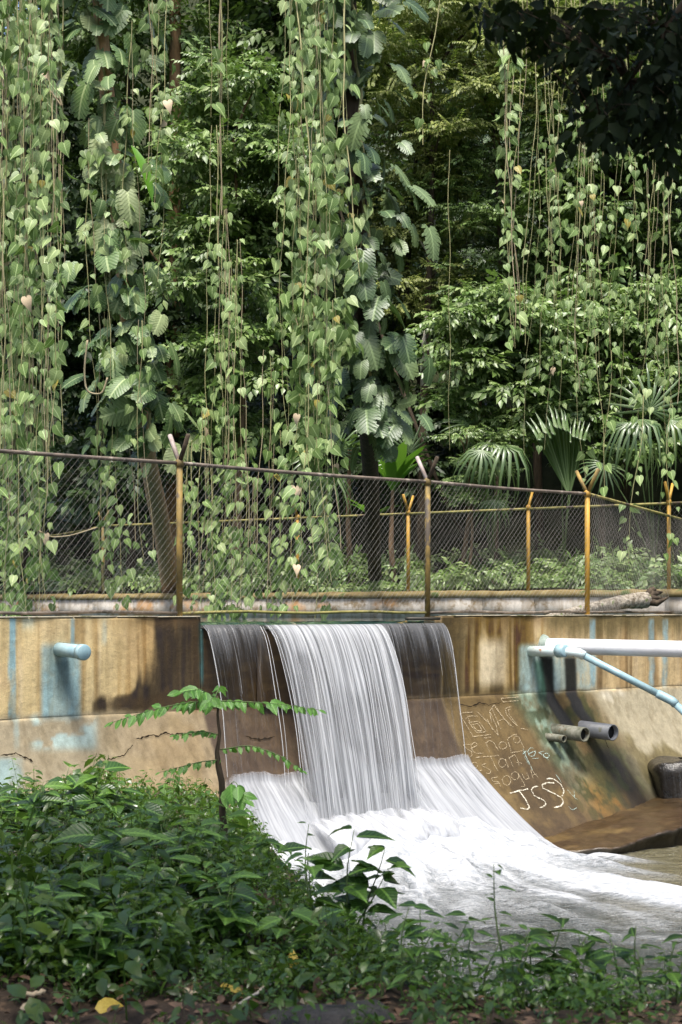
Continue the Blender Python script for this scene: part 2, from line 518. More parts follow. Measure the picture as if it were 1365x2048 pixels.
M['sheet'] = water_sheet_mat('falling_water', 19, 0.28, 0.35, 0.58, 1.0, (0.06, 0.065, 0.07), (0.66, 0.67, 0.685), 0.3)
M['film'] = water_sheet_mat('thin_water_film', 30, 0.45, 0.52, 0.76, 0.7, (0.10, 0.10, 0.10), (0.50, 0.51, 0.52))
M['apron_water'] = water_sheet_mat('rushing_water', 11, 0.7, 0.30, 0.60, 1.0, (0.22, 0.23, 0.245), (0.50, 0.51, 0.525), 0.6)
M['splash'] = water_sheet_mat('splash_foam', 5, 3.5, 0.30, 0.60, 1.0, (0.34, 0.35, 0.37), (0.52, 0.53, 0.545), 0.6)
t = NT('water_strand')
b = t.bsdf((0.60, 0.61, 0.62), 0.2, 0.5)
tp = t.n('ShaderNodeBsdfTransparent')
mm = t.n('ShaderNodeMixShader'); mm.inputs[0].default_value = 0.38
t.l(tp.outputs[0], mm.inputs[1]); t.l(b, mm.inputs[2])
M['strand'] = t.done(mm.outputs[0])

t = NT('pool_water')
fo = t.n('ShaderNodeAttribute', attribute_name='foam')
bd = t.n('ShaderNodeAttribute', attribute_name='bed')
co = t.coords('Object')
rip = t.noise(t.coords('Object', (1.6, 4.0, 1)), 2.2, 4, 0.55)
rip2 = t.noise(t.coords('Object', (3, 6.0, 1)), 7, 2, 0.5)
deep = t.mix(bd.outputs['Fac'], (0.040, 0.047, 0.040), (0.13, 0.115, 0.06))
fn = t.noise(t.coords('Object', (3.0, 5.5, 1)), 2.4, 6, 0.68)
c = t.mix(fo.outputs['Fac'], deep, t.mix(t.ramp(fn, [(0.38, 0.0), (0.58, 1.0)]), (0.23, 0.245, 0.26), (0.38, 0.39, 0.405)))
rg = t.math('ADD', 0.06, t.math('MULTIPLY', fo.outputs['Fac'], 0.5))
M['pool'] = t.done(t.bsdf(c, rg, 0.5, t.math('MULTIPLY', t.math('ADD', rip, t.math('MULTIPLY', rip2, 0.45)), t.math('SUBTRACT', 1.0, t.math('MULTIPLY', fo.outputs['Fac'], 0.88))), 1.0, 0.3))
t = NT('reservoir_water')
rip = t.noise(t.coords('Object', (1.0, 2.5, 1)), 1.5, 3, 0.5)
M['reservoir'] = t.done(t.bsdf((0.02, 0.05, 0.045), 0.05, 0.5, rip, 0.12, 0.05))


# ------------------------------------------------------------------ terrain
EDGE = np.array([[9.0, 6.0], [1.63, 6.5], [0.22, 6.8], [-0.12, 7.6], [-0.45, 8.4], [-0.75, 9.3], [-1.10, 10.3], [-1.45, 12.0], [-1.85, 15.0], [-2.2, 19.0]])


def edge_dist(x, y):
    """signed distance from the bank's edge, positive on the river side"""
    best = np.full(np.shape(x), 1e9)
    sign = np.ones(np.shape(x))
    for a, b in zip(EDGE[:-1], EDGE[1:]):
        d = b - a
        L2 = (d * d).sum()
        tt = np.clip(((x - a[0]) * d[0] + (y - a[1]) * d[1]) / L2, 0, 1)
        qx, qy = a[0] + tt * d[0] - x, a[1] + tt * d[1] - y
        ds = np.hypot(qx, qy)
        cr = d[0] * (y - a[1]) - d[1] * (x - a[0])
        upd = ds < best
        best = np.where(upd, ds, best)
        sign = np.where(upd, np.where(cr < 0, 1.0, -1.0), sign)
    return best * sign


def ground_h(x, y):
    x, y = np.asarray(x, float), np.asarray(y, float)
    e = edge_dist(x, y)
    h = 1.63 + 0.10 * (fbm(x * 0.9, y * 0.9, 3) - 0.5) * 2 - 0.012 * (y - 6) - 0.035 * np.maximum(0, y - 9.5) + 0.13 * (fbm(x * 1.9 + 9, y * 1.6, 3) - 0.5) * 2
    h = h + 0.06 * np.exp(-(((x + 1.9) / 1.2) ** 2 + ((y - 12.2) / 2.2) ** 2))      # the low mound by the wall
    h = h - smooth(0, 3.6, e) * 2.7 + 0.05 * (vnoise(x * 5, y * 5) - 0.5)
    return h


def grid(x0, x1, nx, y0, y1, ny):
    X, Y = np.meshgrid(np.linspace(x0, x1, nx), np.linspace(y0, y1, ny), indexing='xy')
    i, j = np.meshgrid(np.arange(nx - 1), np.arange(ny - 1), indexing='xy')
    a = (j * nx + i)
    f = np.stack([a, a + 1, a + nx + 1, a + nx], -1).reshape(-1, 4)
    return X.ravel(), Y.ravel(), f


# near bank and river bed
gx, gy, gf = grid(-14, 16, 220, -8, 26, 240)
gz = ground_h(gx, gy)
behind = ((gx - WP[0]) * WN[0] + (gy - WP[1]) * WN[1]) < -0.15
gz = np.where(behind, np.minimum(gz, -0.9), gz)
obj('ground', mesh('ground', np.stack([gx, gy, gz], 1), gf, M['soil']), kind='structure')

# rear wall line and the terrain behind it
RA, RB = np.array([-6.27, 37.0]), np.array([6.7, 29.2])
RD = norm(RB - RA)
RN = np.array([RD[1], -RD[0]])                 # towards the camera
RZ = 3.85


def rear(s, v, z):
    s, v, z = np.broadcast_arrays(np.asarray(s, float), np.asarray(v, float), np.asarray(z, float))
    p = RA + s[..., None] * RD + v[..., None] * RN
    return np.concatenate([p, z[..., None]], -1)


def hill_h(x, y):
    d = -((x - RA[0]) * RN[0] + (y - RA[1]) * RN[1])       # metres behind the rear wall
    return 3.80 + 0.25 * fbm(x * 0.4, y * 0.4, 3) + np.maximum(0, d - 8) * 1.15 + smooth(6, 14, d) * 1.0


hs, hv, hf = grid(-40, 55, 90, 0.2, 60, 70)
P = rear(hs, -hv, 0.0)
P[:, 2] = hill_h(P[:, 0], P[:, 1])
obj('hillside', mesh('hillside', P, hf[:, ::-1], M['hill']), kind='structure')
# far ground sheet out to the horizon
X, Y, f = grid(-300, 300, 13, -300, 300, 13)
obj('terrain', mesh('terrain', np.stack([X, Y, np.full(len(X), -1.2)], 1), f, M['hill']), kind='structure')

# ------------------------------------------------------------------ dam wall
ZT, ZJ, ZL = 3.37, 2.15, 3.215         # wall top, foot of the upright face, spillway crest
UL, UR = u_of_px(402), u_of_px(884)
CL, CR = u_of_px(514), u_of_px(746)    # the projecting middle lip


def batter_v(z, u):
    tt = np.clip((ZJ - np.asarray(z, float)) / 2.1, 0, 1.2)
    b = 1 - 0.16 * smooth(3.5, 6.0, u)
    return (0.86 * tt + 0.80 * tt ** 2.0) * b


def shelf_z(u):
    return 0.15 + 0.20 * smooth(2.0, 4.8, u) + 0.18 * smooth(4.5, 6.5, u)


def hit_batter(px, py):
    """where the sight line through a pixel meets the dam: returns u, v, z"""
    kx, kz = (px - PXC) / F, -(py - HOR) / F
    lo, hi = 12.0, 40.0
    def g(D):
        p = np.array([kx * D, D - 20.21])
        z = EYE + kz * D
        u = p[0] * 0.7874 + p[1] * 0.6165
        v = p[0] * 0.6165 - p[1] * 0.7874
        return u, v, z, v - (batter_v(z, u) if z < ZJ else 0)
    for _ in range(50):
        m = (lo + hi) / 2
        if g(m)[3] > 0: lo = m
        else: hi = m
    return g((lo + hi) / 2)[:3]


def lerp(a, b, w):
    w = np.asarray(w)[..., None]
    return a * (1 - w) + np.asarray(b) * w


def band(x, c, w, soft):
    return 1 - smooth(w, w + soft, np.abs(x - c))


def wall_colour(P, u, z):
    """stains by where they sit on the wall; px, py only serve as a chart of the wall's surface"""
    px, py = to_px(P)
    n = len(px)
    base = np.array([0.47, 0.39, 0.24])
    C = np.tile(base, (n, 1))
    big = fbm(u * 0.8, z * 1.1, 4)
    C = lerp(C, (0.46, 0.37, 0.245), smooth(0.45, 0.7, big))
    # upright face: fine vertical runs
    up = smooth(ZJ - 0.06, ZJ + 0.07, z + 0.09 * (fbm(u * 3.1, u * 0 + 4, 4) - 0.5) + 0.05 * (fbm(u * 9, z * 9, 3) - 0.5))
    runs = fbm(u * 9, z * 0.45, 4)
    C = lerp(C, (0.25, 0.165, 0.062), up * smooth(0.48, 0.72, runs) * (0.45 + 0.35 * smooth(120, 300, px)))
    C = lerp(C, (0.27, 0.18, 0.065), up * smooth(190, 320, px) * (px < 640) * 0.6)
    C = lerp(C, (0.20, 0.125, 0.045), up * smooth(0.5, 0.62, fbm(u * 14 + 3, z * 0.35, 3)) * smooth(215, 320, px) * (px < 640) * 0.7)
    C = lerp(C, (0.52, 0.45, 0.33), up * smooth(0.60, 0.78, fbm(u * 6 + 40, z * 0.35, 3)) * 0.6)
    # batter: paler and greyer
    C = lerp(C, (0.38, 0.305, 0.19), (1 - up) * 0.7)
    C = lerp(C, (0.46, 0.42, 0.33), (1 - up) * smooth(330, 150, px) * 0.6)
    C = lerp(C, (0.45, 0.38, 0.27), (1 - up) * smooth(0.5, 0.66, fbm(u * 2.2, z * 2.2, 4)) * 0.6)
    # wet darkening next to the spillway, left side
    edge = 350 - 50 * smooth(1240, 1380, py) * 1.0 - 100 * smooth(1365, 1410, py) + 120 * (fbm(u * 7, z * 0.9, 5) - 0.5)
    d1 = smooth(-38, 6, px - edge) * (px < 640) * up
    streak = 0.86 + 0.14 * smooth(0.38, 0.6, fbm(u * 11, z * 0.5, 4))
    C = lerp(C, (0.042, 0.029, 0.013), d1 * streak)
    d1b = band(py, 1404 + 50 * (fbm(u * 6, z * 2.0 + 3, 5) - 0.5), 12, 9) * smooth(150, 330, px) * (px < 640) * up
    C = lerp(C, (0.075, 0.05, 0.02), d1b * 0.9)
    topd = smooth(1262, 1238, py + 26 * (runs - 0.5)) * up
    C = lerp(C, (0.13, 0.085, 0.04), topd * 0.55 * smooth(120, 380, px))
    # spillway face
    inn = smooth(UL - 0.02, UL + 0.05, u) * smooth(UR + 0.05, UR - 0.05, u)
    C = lerp(C, (0.085, 0.060, 0.034), inn * up * 1.2 * (0.7 + 0.3 * fbm(u * 2, z * 12, 3)))
    C = lerp(C, (0.16, 0.115, 0.06), inn * up * smooth(0.55, 0.75, fbm(u * 2.5, z * 10, 3)) * 0.5)
    C = lerp(C, (0.125, 0.085, 0.055), inn * (1 - up) * (0.7 + 0.3 * fbm(u * 3, z * 5, 3)))
    C = lerp(C, (0.20, 0.145, 0.09), inn * (1 - up) * smooth(0.5, 0.7, fbm(u * 3, z * 7, 3)) * 0.5)
    # right of the spillway: mossy olive, with a pale run
    r1 = smooth(UR - 0.02, UR + 0.05, u) * smooth(1090, 1040, px) * up
    C = lerp(C, (0.17, 0.115, 0.03), r1 * 1.25 * (0.5 + 0.5 * smooth(0.4, 0.6, runs)))
    C = lerp(C, (0.075, 0.055, 0.02), np.clip(r1, 0, 1) * smooth(955, 895, px + 40 * (runs - 0.5)) * 0.9)
    C = lerp(C, (0.54, 0.48, 0.36), r1 * band(px, 985 + 10 * (runs - 0.5), 14, 24) * smooth(1262, 1300, py) * smooth(1390, 1355, py) * 0.8)
    C = lerp(C, (0.055, 0.042, 0.018), r1 * smooth(1358, 1398, py + 30 * (runs - 0.5)) * 0.85)
    C = lerp(C, (0.05, 0.04, 0.02), band(py, 1402 + 8 * (fbm(u * 6, 3.0, 3) - 0.5), 3, 7) * smooth(UR - 0.02, UR + 0.05, u) * smooth(1080, 1030, px) * 0.8)
    # batter on the right: ochre with graffiti, then green, dark and pale
    rb = (1 - up) * smooth(UR - 0.1, UR + 0.1, u)
    C = lerp(C, (0.25, 0.18, 0.075), rb * 0.85)
    C = lerp(C, (0.14, 0.10, 0.055), rb * smooth(0.42, 0.6, fbm(u * 2.5 + 9, z * 3, 4)) * smooth(1450, 1560, py) * 0.8)
    slant = px - 0.62 * (py - 1400)               # follows the fall line of the batter
    C = lerp(C, (0.36, 0.45, 0.36), rb * band(slant, 1062, 12, 34) * smooth(1640, 1480, py) * (0.45 + 0.55 * smooth(0.35, 0.6, fbm(u * 8, z * 8, 4))))
    C = lerp(C, (0.40, 0.24, 0.06), rb * band(slant, 1095, 18, 40) * smooth(1520, 1600, py) * 0.8)
    C = lerp(C, (0.13, 0.125, 0.045), rb * band(slant, 1130, 26, 40) * smooth(0.3, 0.55, fbm(u * 4, z * 4, 4)) * 0.9)
    C = lerp(C, (0.045, 0.042, 0.018), rb * band(slant, 1168, 22, 40) * smooth(1470, 1520, py) * 0.88)
    C = lerp(C, (0.085, 0.10, 0.028), rb * band(slant, 1120, 60, 60) * smooth(0.5, 0.62, fbm(u * 6 + 2, z * 6, 4)) * 0.75)
    pale = rb * smooth(1165, 1215, slant + 26 * (fbm(u * 5, z * 1.5, 3) - 0.5))
    C = lerp(C, (0.58, 0.53, 0.40), pale * 0.9)
    C = lerp(C, (0.26, 0.215, 0.10), pale * smooth(0.48, 0.62, fbm(slant / 45.0, z * 1.2, 4)) * 0.85)
    C = lerp(C, (0.88, 0.84, 0.72), pale * smooth(0.56, 0.70, fbm(slant / 60.0 + 30, z * 1.2, 4)) * 0.8)
    C = lerp(C, (0.10, 0.10, 0.035), pale * smooth(1500, 1560, py - 0.5 * (px - 1250) + 40 * (big - 0.5)) * 0.8)
    # right upright face
    r2 = up * smooth(1075, 1110, px)
    C = lerp(C, (0.40, 0.31, 0.19), r2 * 0.5)
    C = lerp(C, (0.15, 0.10, 0.045), r2 * smooth(0.52, 0.7, fbm(u * 10, z * 0.4, 4)) * 0.7)
    C = lerp(C, (0.12, 0.10, 0.04), r2 * smooth(1290, 1245, py + 60 * (runs - 0.5)) * 0.7)
    C = lerp(C, (0.05, 0.042, 0.02), r2 * smooth(0, 1, (py - (1345 + 60 * fbm(u * 9, 1.0, 3))) / 30) * smooth(1335, 1350, px) * 0.9)
    # blue paint: runs, patches round the pipe holes; also dark bands below the pipes
    blue, aqua = np.array([0.24, 0.345, 0.37]), np.array([0.38, 0.48, 0.47])
    rag = 0.55 + 0.45 * smooth(0.32, 0.55, fbm(u * 12, z * 6, 4))
    def paint(cx, w, y0, y1, a, soft=3, c=blue):
        nonlocal C
        m = band(px, cx + 3 * (vnoise(z * 4, u * 0 + cx) - 0.5), w, soft) * smooth(y0 - 4, y0 + 6, py) * smooth(y1 + 8, y1 - 12, py)
        C = lerp(C, c, m * a * rag)
    paint(25, 5.5, 1234, 1440, 0.95)
    paint(33, 2.5, 1430, 1500, 0.6, 6, aqua)
    paint(145, 2.5, 1234, 1300, 0.8)
    paint(56, 8, 1234, 1262, 0.35, 8, aqua)
    paint(210, 3, 1236, 1290, 0.35, 4)
    paint(4, 5, 1520, 1600, 0.8, 16, aqua)
    paint(20, 16, 1515, 1600, 0.8, 16, aqua)
    halo = band(px, 122, 32, 14) * smooth(1278, 1302, py) * smooth(1446, 1432, py)
    C = lerp(C, blue, halo * 0.9 * (0.6 + 0.4 * rag))
    C = lerp(C, (0.10, 0.14, 0.14), band(px, 124, 7, 14) * smooth(1310, 1330, py) * smooth(1445, 1360, py) * 0.8)  # darker band straight below the stub pipe
    C = lerp(C, aqua * 1.25, band(px, 128, 52, 24) * band(py, 1465, 22, 22) * smooth(0.42, 0.58, fbm(u * 5, z * 7, 4)) * 0.8)
    C = lerp(C, aqua * 0.85, band(px, 1078, 30, 16) * smooth(1282, 1300, py) * smooth(1465, 1435, py) * up * (0.4 + 0.6 * rag) * 0.9)
    C = lerp(C, aqua * 0.75, band(px, 1150, 34, 16) * smooth(1300, 1320, py) * up * rag * 0.75)
    for cx, w in ((1096, 9), (1142, 8)):
        sx = cx + np.maximum(0, py - 1390) * 0.62
        C = lerp(C, (0.020, 0.020, 0.014), band(px, sx + 6 * (vnoise(z * 6, u * 0 + cx) - 0.5), w, 7) * smooth(1308, 1320, py) * smooth(1475, 1455, py) * 0.96)  # near-black bands running down from the white pipe
    C = lerp(C, (0.05, 0.12, 0.09), band(px, 1074 + np.maximum(0, py - 1300) * 0.12, 4, 9) * smooth(1310, 1330, py) * smooth(1430, 1390, py) * 0.8)
    for cx in (1304, 1331, 1186):
        paint(cx, 3.5, 1238, 1375, 0.75, 4)
    paint(403, 3.2, 1244, 1372, 0.9, 2, np.array([0.06, 0.13, 0.13]))
    # joint line and cracks
    C = lerp(C, (0.10, 0.075, 0.04), band(z, ZJ + 0.02 * (fbm(u * 3, 8.0, 3) - 0.5), 0.004, 0.018) * 0.5 * smooth(0.45, 0.6, fbm(u * 2.0, u * 0 + 11, 3)))
    # dirt at the foot
    foot = smooth(0.7, 0.1, z + 0.4 * (big - 0.5))
    C = lerp(C, (0.16, 0.105, 0.05), foot * 0.6)
    wet = np.clip(inn * 0.75 + d1 * 0.35 + foot * 0.6 + r1 * 0.15, 0, 1)
    C = C * (0.86 + 0.28 * fbm(u * 16, z * 16, 3))[:, None]
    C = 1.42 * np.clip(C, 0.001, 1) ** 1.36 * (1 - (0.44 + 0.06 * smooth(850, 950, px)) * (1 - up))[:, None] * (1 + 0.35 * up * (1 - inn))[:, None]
    return np.clip(C, 0.010, 0.8), wet


def wall_grid(u0, u1, profile, du=0.026):
    """profile: function u -> (v array, z array), swept along the wall"""
    nu = max(2, int((u1 - u0) / du))
    us = np.linspace(u0, u1, nu)
    v0, z0 = profile(us[0])
    m = len(v0)
    U = np.repeat(us, m)
    VZ = [profile(x) for x in us]
    V = np.concatenate([a for a, _ in VZ]); Z = np.concatenate([b for _, b in VZ])
    P = wallp(U, V, Z)
    i, j = np.meshgrid(np.arange(nu - 1), np.arange(m - 1), indexing='ij')
    a = i * m + j
    f = np.stack([a, a + m, a + m + 1, a + 1], -1).reshape(-1, 4)
    # end caps
    caps = [np.arange(m)[None, :], ((nu - 1) * m + np.arange(m))[None, ::-1]]
    return P, U, Z, [f] + caps


dam = thing('dam_wall', wallp(0, 0, 0), 'weathered tan concrete dam wall with sloping foot, blue paint runs and a spillway notch', 'dam')
dloc = np.array(dam.location)


def dam_part(name, u0, u1, profile, du=0.026, tone=None, label=None):
    P, U, Z, f = wall_grid(u0, u1, profile, du)
    C, wet = wall_colour(P, U, Z)
    if tone is not None: C = C * np.asarray(tone)
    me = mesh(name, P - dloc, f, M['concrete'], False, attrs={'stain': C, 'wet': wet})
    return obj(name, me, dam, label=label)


zf = np.linspace(ZJ, ZT, 44)


def prof_up(top, lip=0.0):
    z = np.linspace(ZJ, top, 44)
    def f(u):
        bev = 0.02
        zz = np.concatenate([z[:-1], [top - bev, top, top, ZJ - 0.2]])
        vv = np.concatenate([np.full(43, 0.0), [0.0, -bev, -0.40, -0.40]])
        ru = 0.006 * (np.sin(u * 3 + zz * 2) + np.sin(u * 7.3 - zz * 5))
        vv = vv + np.where(np.arange(len(zz)) < 44, ru, 0)
        if lip: vv = vv + np.where((np.arange(len(zz)) < 45), lip, 0)
        return vv, zz
    return f


def prof_batter(u):
    z = np.linspace(ZJ - 0.004, -0.5, 74)
    v = batter_v(z, u) + 0.014 * (vnoise(np.full(74, u * 2.3), z * 3) - 0.5) * 2 * smooth(ZJ, ZJ - 0.3, z) + 0.012 * smooth(ZJ, ZJ - 0.05, z)
    return np.concatenate([[-0.40], v, [-0.40]])[::-1], np.concatenate([[ZJ - 0.004], z, [-0.5]])[::-1]


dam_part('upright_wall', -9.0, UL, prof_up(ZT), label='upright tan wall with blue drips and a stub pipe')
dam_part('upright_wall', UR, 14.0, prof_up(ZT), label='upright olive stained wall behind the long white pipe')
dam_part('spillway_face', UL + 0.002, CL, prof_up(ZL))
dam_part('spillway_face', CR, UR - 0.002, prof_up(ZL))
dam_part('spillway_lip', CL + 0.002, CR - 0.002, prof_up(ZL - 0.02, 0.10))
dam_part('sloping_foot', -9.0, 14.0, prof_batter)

# pale cement cap along the wall top
mb = MB()
for a, b in ((-9.0, UL - 0.01), (UR + 0.25, 14.0)):
    us = np.arange(a, b, 0.6)
    for i, uu in enumerate(us):
        L = min(0.59, b - uu)
        mb.box(wallp(uu + L / 2, -0.17, ZT + 0.008 + 0.004 * math.sin(i * 1.7)) - dloc, (L, 0.36, 0.012), [WU, WN, [0, 0, 1]])
M['cap'] = simple_mat('cement_cap', (0.34, 0.29, 0.20), (0.50, 0.46, 0.36), 3, 0.9, 0.2, 0.5, 0.01, extra=((0.10, 0.10, 0.04), 0.56, 4))
mb.build('cement_cap', M['cap'], dam, False, kind='stuff')

# chalk lettering scratched on the slope: EVAC / se nora / estan ke s / agua / JSS
def circ(cx, cy, rx, ry=None, a0=0, a1=360, n=12):
    ry = ry or rx
    return [(cx + rx * math.cos(R(a0 + (a1 - a0) * i / n)), cy + ry * math.sin(R(a0 + (a1 - a0) * i / n))) for i in range(n + 1)]


WORDS = [
    ('chalk', 0.016, [[(200, 203), (80, 215), (205, 428), (362, 408)], [(165, 300), (255, 288), (322, 382), (236, 392), (165, 300)], [(190, 318), (245, 310), (290, 372), (240, 376), (200, 322)], [(242, 240), (150, 242), (175, 300)], [(150, 258), (135, 262)], [(300, 440), (362, 432)],
                      [(235, 198), (330, 290), (432, 418)], [(432, 418), (412, 330), (350, 188)], [(330, 270), (380, 365)], [(390, 135), (352, 200), (372, 300)],
                      [(390, 135), (470, 250), (570, 345)], [(372, 170), (455, 360)], [(430, 285), (482, 265)], [(400, 160), (540, 330)],
                      [(552, 152), (495, 170), (500, 220), (560, 290), (625, 340)], [(545, 175), (520, 180), (530, 230), (600, 310)], [(640, 352), (706, 366)], [(455, 80), (470, 110), (620, 100)], [(455, 78), (620, 68)]]),
    ('chalk', 0.014, [[(182, 500), (112, 498), (140, 530), (188, 562), (200, 600), (165, 620)], [(185, 542), (246, 505), (225, 478), (185, 505), (200, 560), (240, 582), (305, 578)],
                      [(318, 478), (352, 572)], [(318, 488), (350, 460), (390, 480), (432, 552)], circ(472, 508, 36, 34), [(512, 450), (546, 562)], [(522, 446), (560, 412), (605, 408)], circ(600, 455, 30, 32), [(622, 440), (664, 532)]]),
    ('chalk', 0.014, [circ(218, 690, 30, 26, 0, 330), [(195, 705), (240, 745), (285, 735)], [(325, 672), (282, 690), (330, 715), (372, 740), (360, 768), (330, 765)], [(228, 618), (437, 600)], [(362, 610), (432, 742)],
                      circ(470, 668, 34, 40, 20, 340), [(495, 630), (528, 716)], [(528, 612), (572, 704)], [(530, 625), (575, 590), (600, 620), (625, 690)], [(538, 577), (652, 556)], [(600, 665), (650, 672)]]),
    ('chalk_blue', 0.016, [[(655, 538), (690, 620), (745, 730)], [(650, 590), (690, 555)], [(668, 610), (710, 680)], circ(738, 570, 36, 40, -20, 300), [(705, 585), (770, 560)], [(740, 625), (800, 625)], [(850, 560), (800, 575), (850, 600), (890, 640)], circ(872, 600, 28, 22)]),
    ('chalk', 0.013, [[(430, 798), (372, 805), (385, 835), (440, 840), (455, 885)], [(400, 860), (440, 850)], circ(512, 828, 38, 46), circ(588, 786, 34, 38), [(615, 760), (682, 880), (640, 884)], [(650, 765), (680, 822), (716, 805)], [(690, 755), (718, 810)], [(752, 812), (728, 720), (802, 808)], [(738, 782), (784, 768)]]),
    ('chalk_white', 0.026, [[(540, 945), (620, 922), (705, 905)], [(625, 922), (680, 1000), (718, 1070), (700, 1092), (635, 1080)],
                            [(795, 880), (752, 888), (735, 915), (760, 968), (848, 1008), (868, 1040), (845, 1068), (812, 1076)],
                            [(942, 850), (870, 848), (832, 868), (840, 898), (930, 942), (1010, 985), (1025, 1028), (1000, 1062), (945, 1076)], [(872, 815), (905, 808), (945, 818), (1000, 862), (1032, 920), (1012, 972)]]),
    ('chalk_blue', 0.014, [[(1060, 910), (1130, 985), (1125, 920)], [(1130, 985), (1155, 1002)], [(960, 775), (1010, 850)], [(1070, 1065), (1110, 1096), (1146, 1078)]]),
]
for mk, wid, strokes in WORDS:
    mb = MB()
    for st in strokes:
        q = np.array(st, float)
        seg = np.concatenate([[0], np.cumsum(np.hypot(*np.diff(q, axis=0).T))])
        s = np.linspace(0, seg[-1], max(4, int(seg[-1] / 14)))
        xs, ys = np.interp(s, seg, q[:, 0]), np.interp(s, seg, q[:, 1])
        xs = xs + rng.normal(size=len(s)) * 1.1; ys = ys + rng.normal(size=len(s)) * 1.1
        pts = []
        for x, y in zip(xs, ys):
            u, v, z = hit_batter(900 + x / 4.55, 1380 + y / 4.55)
            pts.append((u, z))
        pts = np.array(pts)
        def on(u, z):
            dv = (batter_v(z - 0.01, u) - batter_v(z + 0.01, u)) / 0.02
            nn = norm(np.stack([np.ones_like(z), dv], -1))
            vv = batter_v(z, u) + 0.012 + 0.014 * (vnoise(u * 2.3, z * 3) - 0.5) * 2
            return wallp(u, vv + 0.011 * nn[:, 0], z + 0.011 * nn[:, 1])
        P = on(pts[:, 0], pts[:, 1])
        T = norm(np.gradient(P, axis=0))
        dv = (batter_v(pts[:, 1] - 0.01, pts[:, 0]) - batter_v(pts[:, 1] + 0.01, pts[:, 0])) / 0.02
        Nn = norm(WN[None] * 1.0 + np.array([0, 0, 1.0])[None] * dv[:, None])
        S = np.cross(T, Nn)
        ww = 0.78 * wid * (0.6 + 0.8 * rng.random(len(P)))[:, None] * 0.5
        V = np.concatenate([P - S * ww, P + S * ww])
        k = len(P); i = np.arange(k - 1)
        mb.add(V - dloc, np.stack([i, i + 1, i + 1 + k, i + k], 1))
    mb.build('lettering', M[mk], dam, False)

M['crack'] = simple_mat('crack', (0.016, 0.011, 0.007), (0.035, 0.025, 0.016), 20, 0.95, 0.1, 0)
for pts in (((268, 1479), (285, 1476), (297, 1470), (312, 1473), (330, 1465), (345, 1471), (358, 1467), (380, 1471), (402, 1463)), ((0, 1512), (18, 1509), (30, 1507), (44, 1514), (64, 1523)),
            ((212, 1521), (228, 1516), (246, 1512), (256, 1499), (264, 1490)), ((488, 1473), (505, 1478), (522, 1480), (548, 1473)), ((640, 1500), (655, 1506), (668, 1501)),
            ((916, 1410), (940, 1413), (958, 1407), (975, 1411), (1000, 1404)), ((1205, 1445), (1212, 1462), (1208, 1480), (1216, 1500))):
    q = np.array(pts, float); k = (len(q) - 1) * 5 + 1
    tq = np.linspace(0, len(q) - 1, k)
    xs = np.interp(tq, np.arange(len(q)), q[:, 0]); ys = np.interp(tq, np.arange(len(q)), q[:, 1]) + rng.normal(size=k) * 0.9
    P = []
    for x, y in zip(xs, ys):
        u, v, z = hit_batter(x, y)
        dv = float((batter_v(z - 0.01, u) - batter_v(z + 0.01, u)) / 0.02) if z < ZJ else 0.0
        nn = norm(np.array([1.0, dv]))
        P.append(wallp(u, v + 0.012 + 0.02 * float(vnoise(u * 2.3, z * 3)) + 0.010 * nn[0], z + 0.010 * nn[1]) - dloc)
    P = np.array(P)
    wv = np.abs(rng.normal(size=k)) * 0.006 + 0.004; wv[0] = wv[-1] = 0.001
    up_ = np.array([0, 0, 1.0]) * wv[:, None]
    i = np.arange(k - 1)
    MB().add(np.concatenate([P - up_, P + up_]), np.stack([i, i + 1, i + 1 + k, i + k], 1)).build('crack', M['crack'], dam, False)

# low wet shelf at the foot of the slope, on the pool's right
shelf = thing('concrete_shelf', wallp(3.0, 2.0, 0), 'low wet brown concrete shelf along the foot of the dam slope beside the pool', 'ledge')
sl = np.array(shelf.location)
us = np.linspace(1.7, 12, 260)
ef = np.interp(us, [1.7, 2.2, 2.8, 4.5, 7, 12], [1.55, 2.0, 2.36, 2.46, 2.6, 2.8]) + 0.16 + 0.10 * (fbm(us * 3, us * 0, 3) - 0.5) * 2
rows, nr = [], 60
for i, tt in enumerate(np.linspace(0, 1, nr)):
    v = 0.3 + (ef - 0.3) * tt
    z = shelf_z(us) - 0.05 * smooth(0.75, 1.0, tt) + 0.07 * (fbm(us * 2, v * 4, 4) - 0.5) + 0.03 * (fbm(us * 9, v * 9, 3) - 0.5)
    rows.append(wallp(us, v, z))
for dz, dv in ((0.03, 0.02), (0.10, -0.02), (0.20, -0.06 ), (0.5, -0.10)):
    rows.append(wallp(us, ef + dv + 0.05 * (fbm(us * 6 + dz * 30, us * 0 + dz * 9, 3) - 0.5), rows[nr - 1][:, 2] - dz))
P = np.concatenate(rows)
nu = len(us)
i, j = np.meshgrid(np.arange(len(rows) - 1), np.arange(nu - 1), indexing='ij')
a = i * nu + j
px, py = to_px(P)
uu = np.tile(us, len(rows)); vv = (P - WP) @ WN
C = np.tile([0.05, 0.029, 0.013], (len(P), 1))
C = lerp(C, (0.13, 0.085, 0.033), smooth(0.48, 0.66, fbm(uu * 1.2, vv * 3.5, 4)) * 0.85)
C = lerp(C, (0.07, 0.045, 0.022), smooth(0.5, 0.68, fbm(uu * 2 + 7, vv * 2.5, 4)) * 0.8)
C = lerp(C, (0.035, 0.028, 0.018), (np.repeat(np.arange(len(rows)), nu) >= nr) * 0.92)
C = C * (0.8 + 0.4 * fbm(uu * 14, vv * 14, 3))[:, None]
obj('slab', mesh('slab', P - sl, np.stack([a, a + 1, a + nu + 1, a + nu], -1).reshape(-1, 4), M['concrete'], True,
                 attrs={'stain': C, 'wet': np.full(len(P), 1.0)}), shelf)
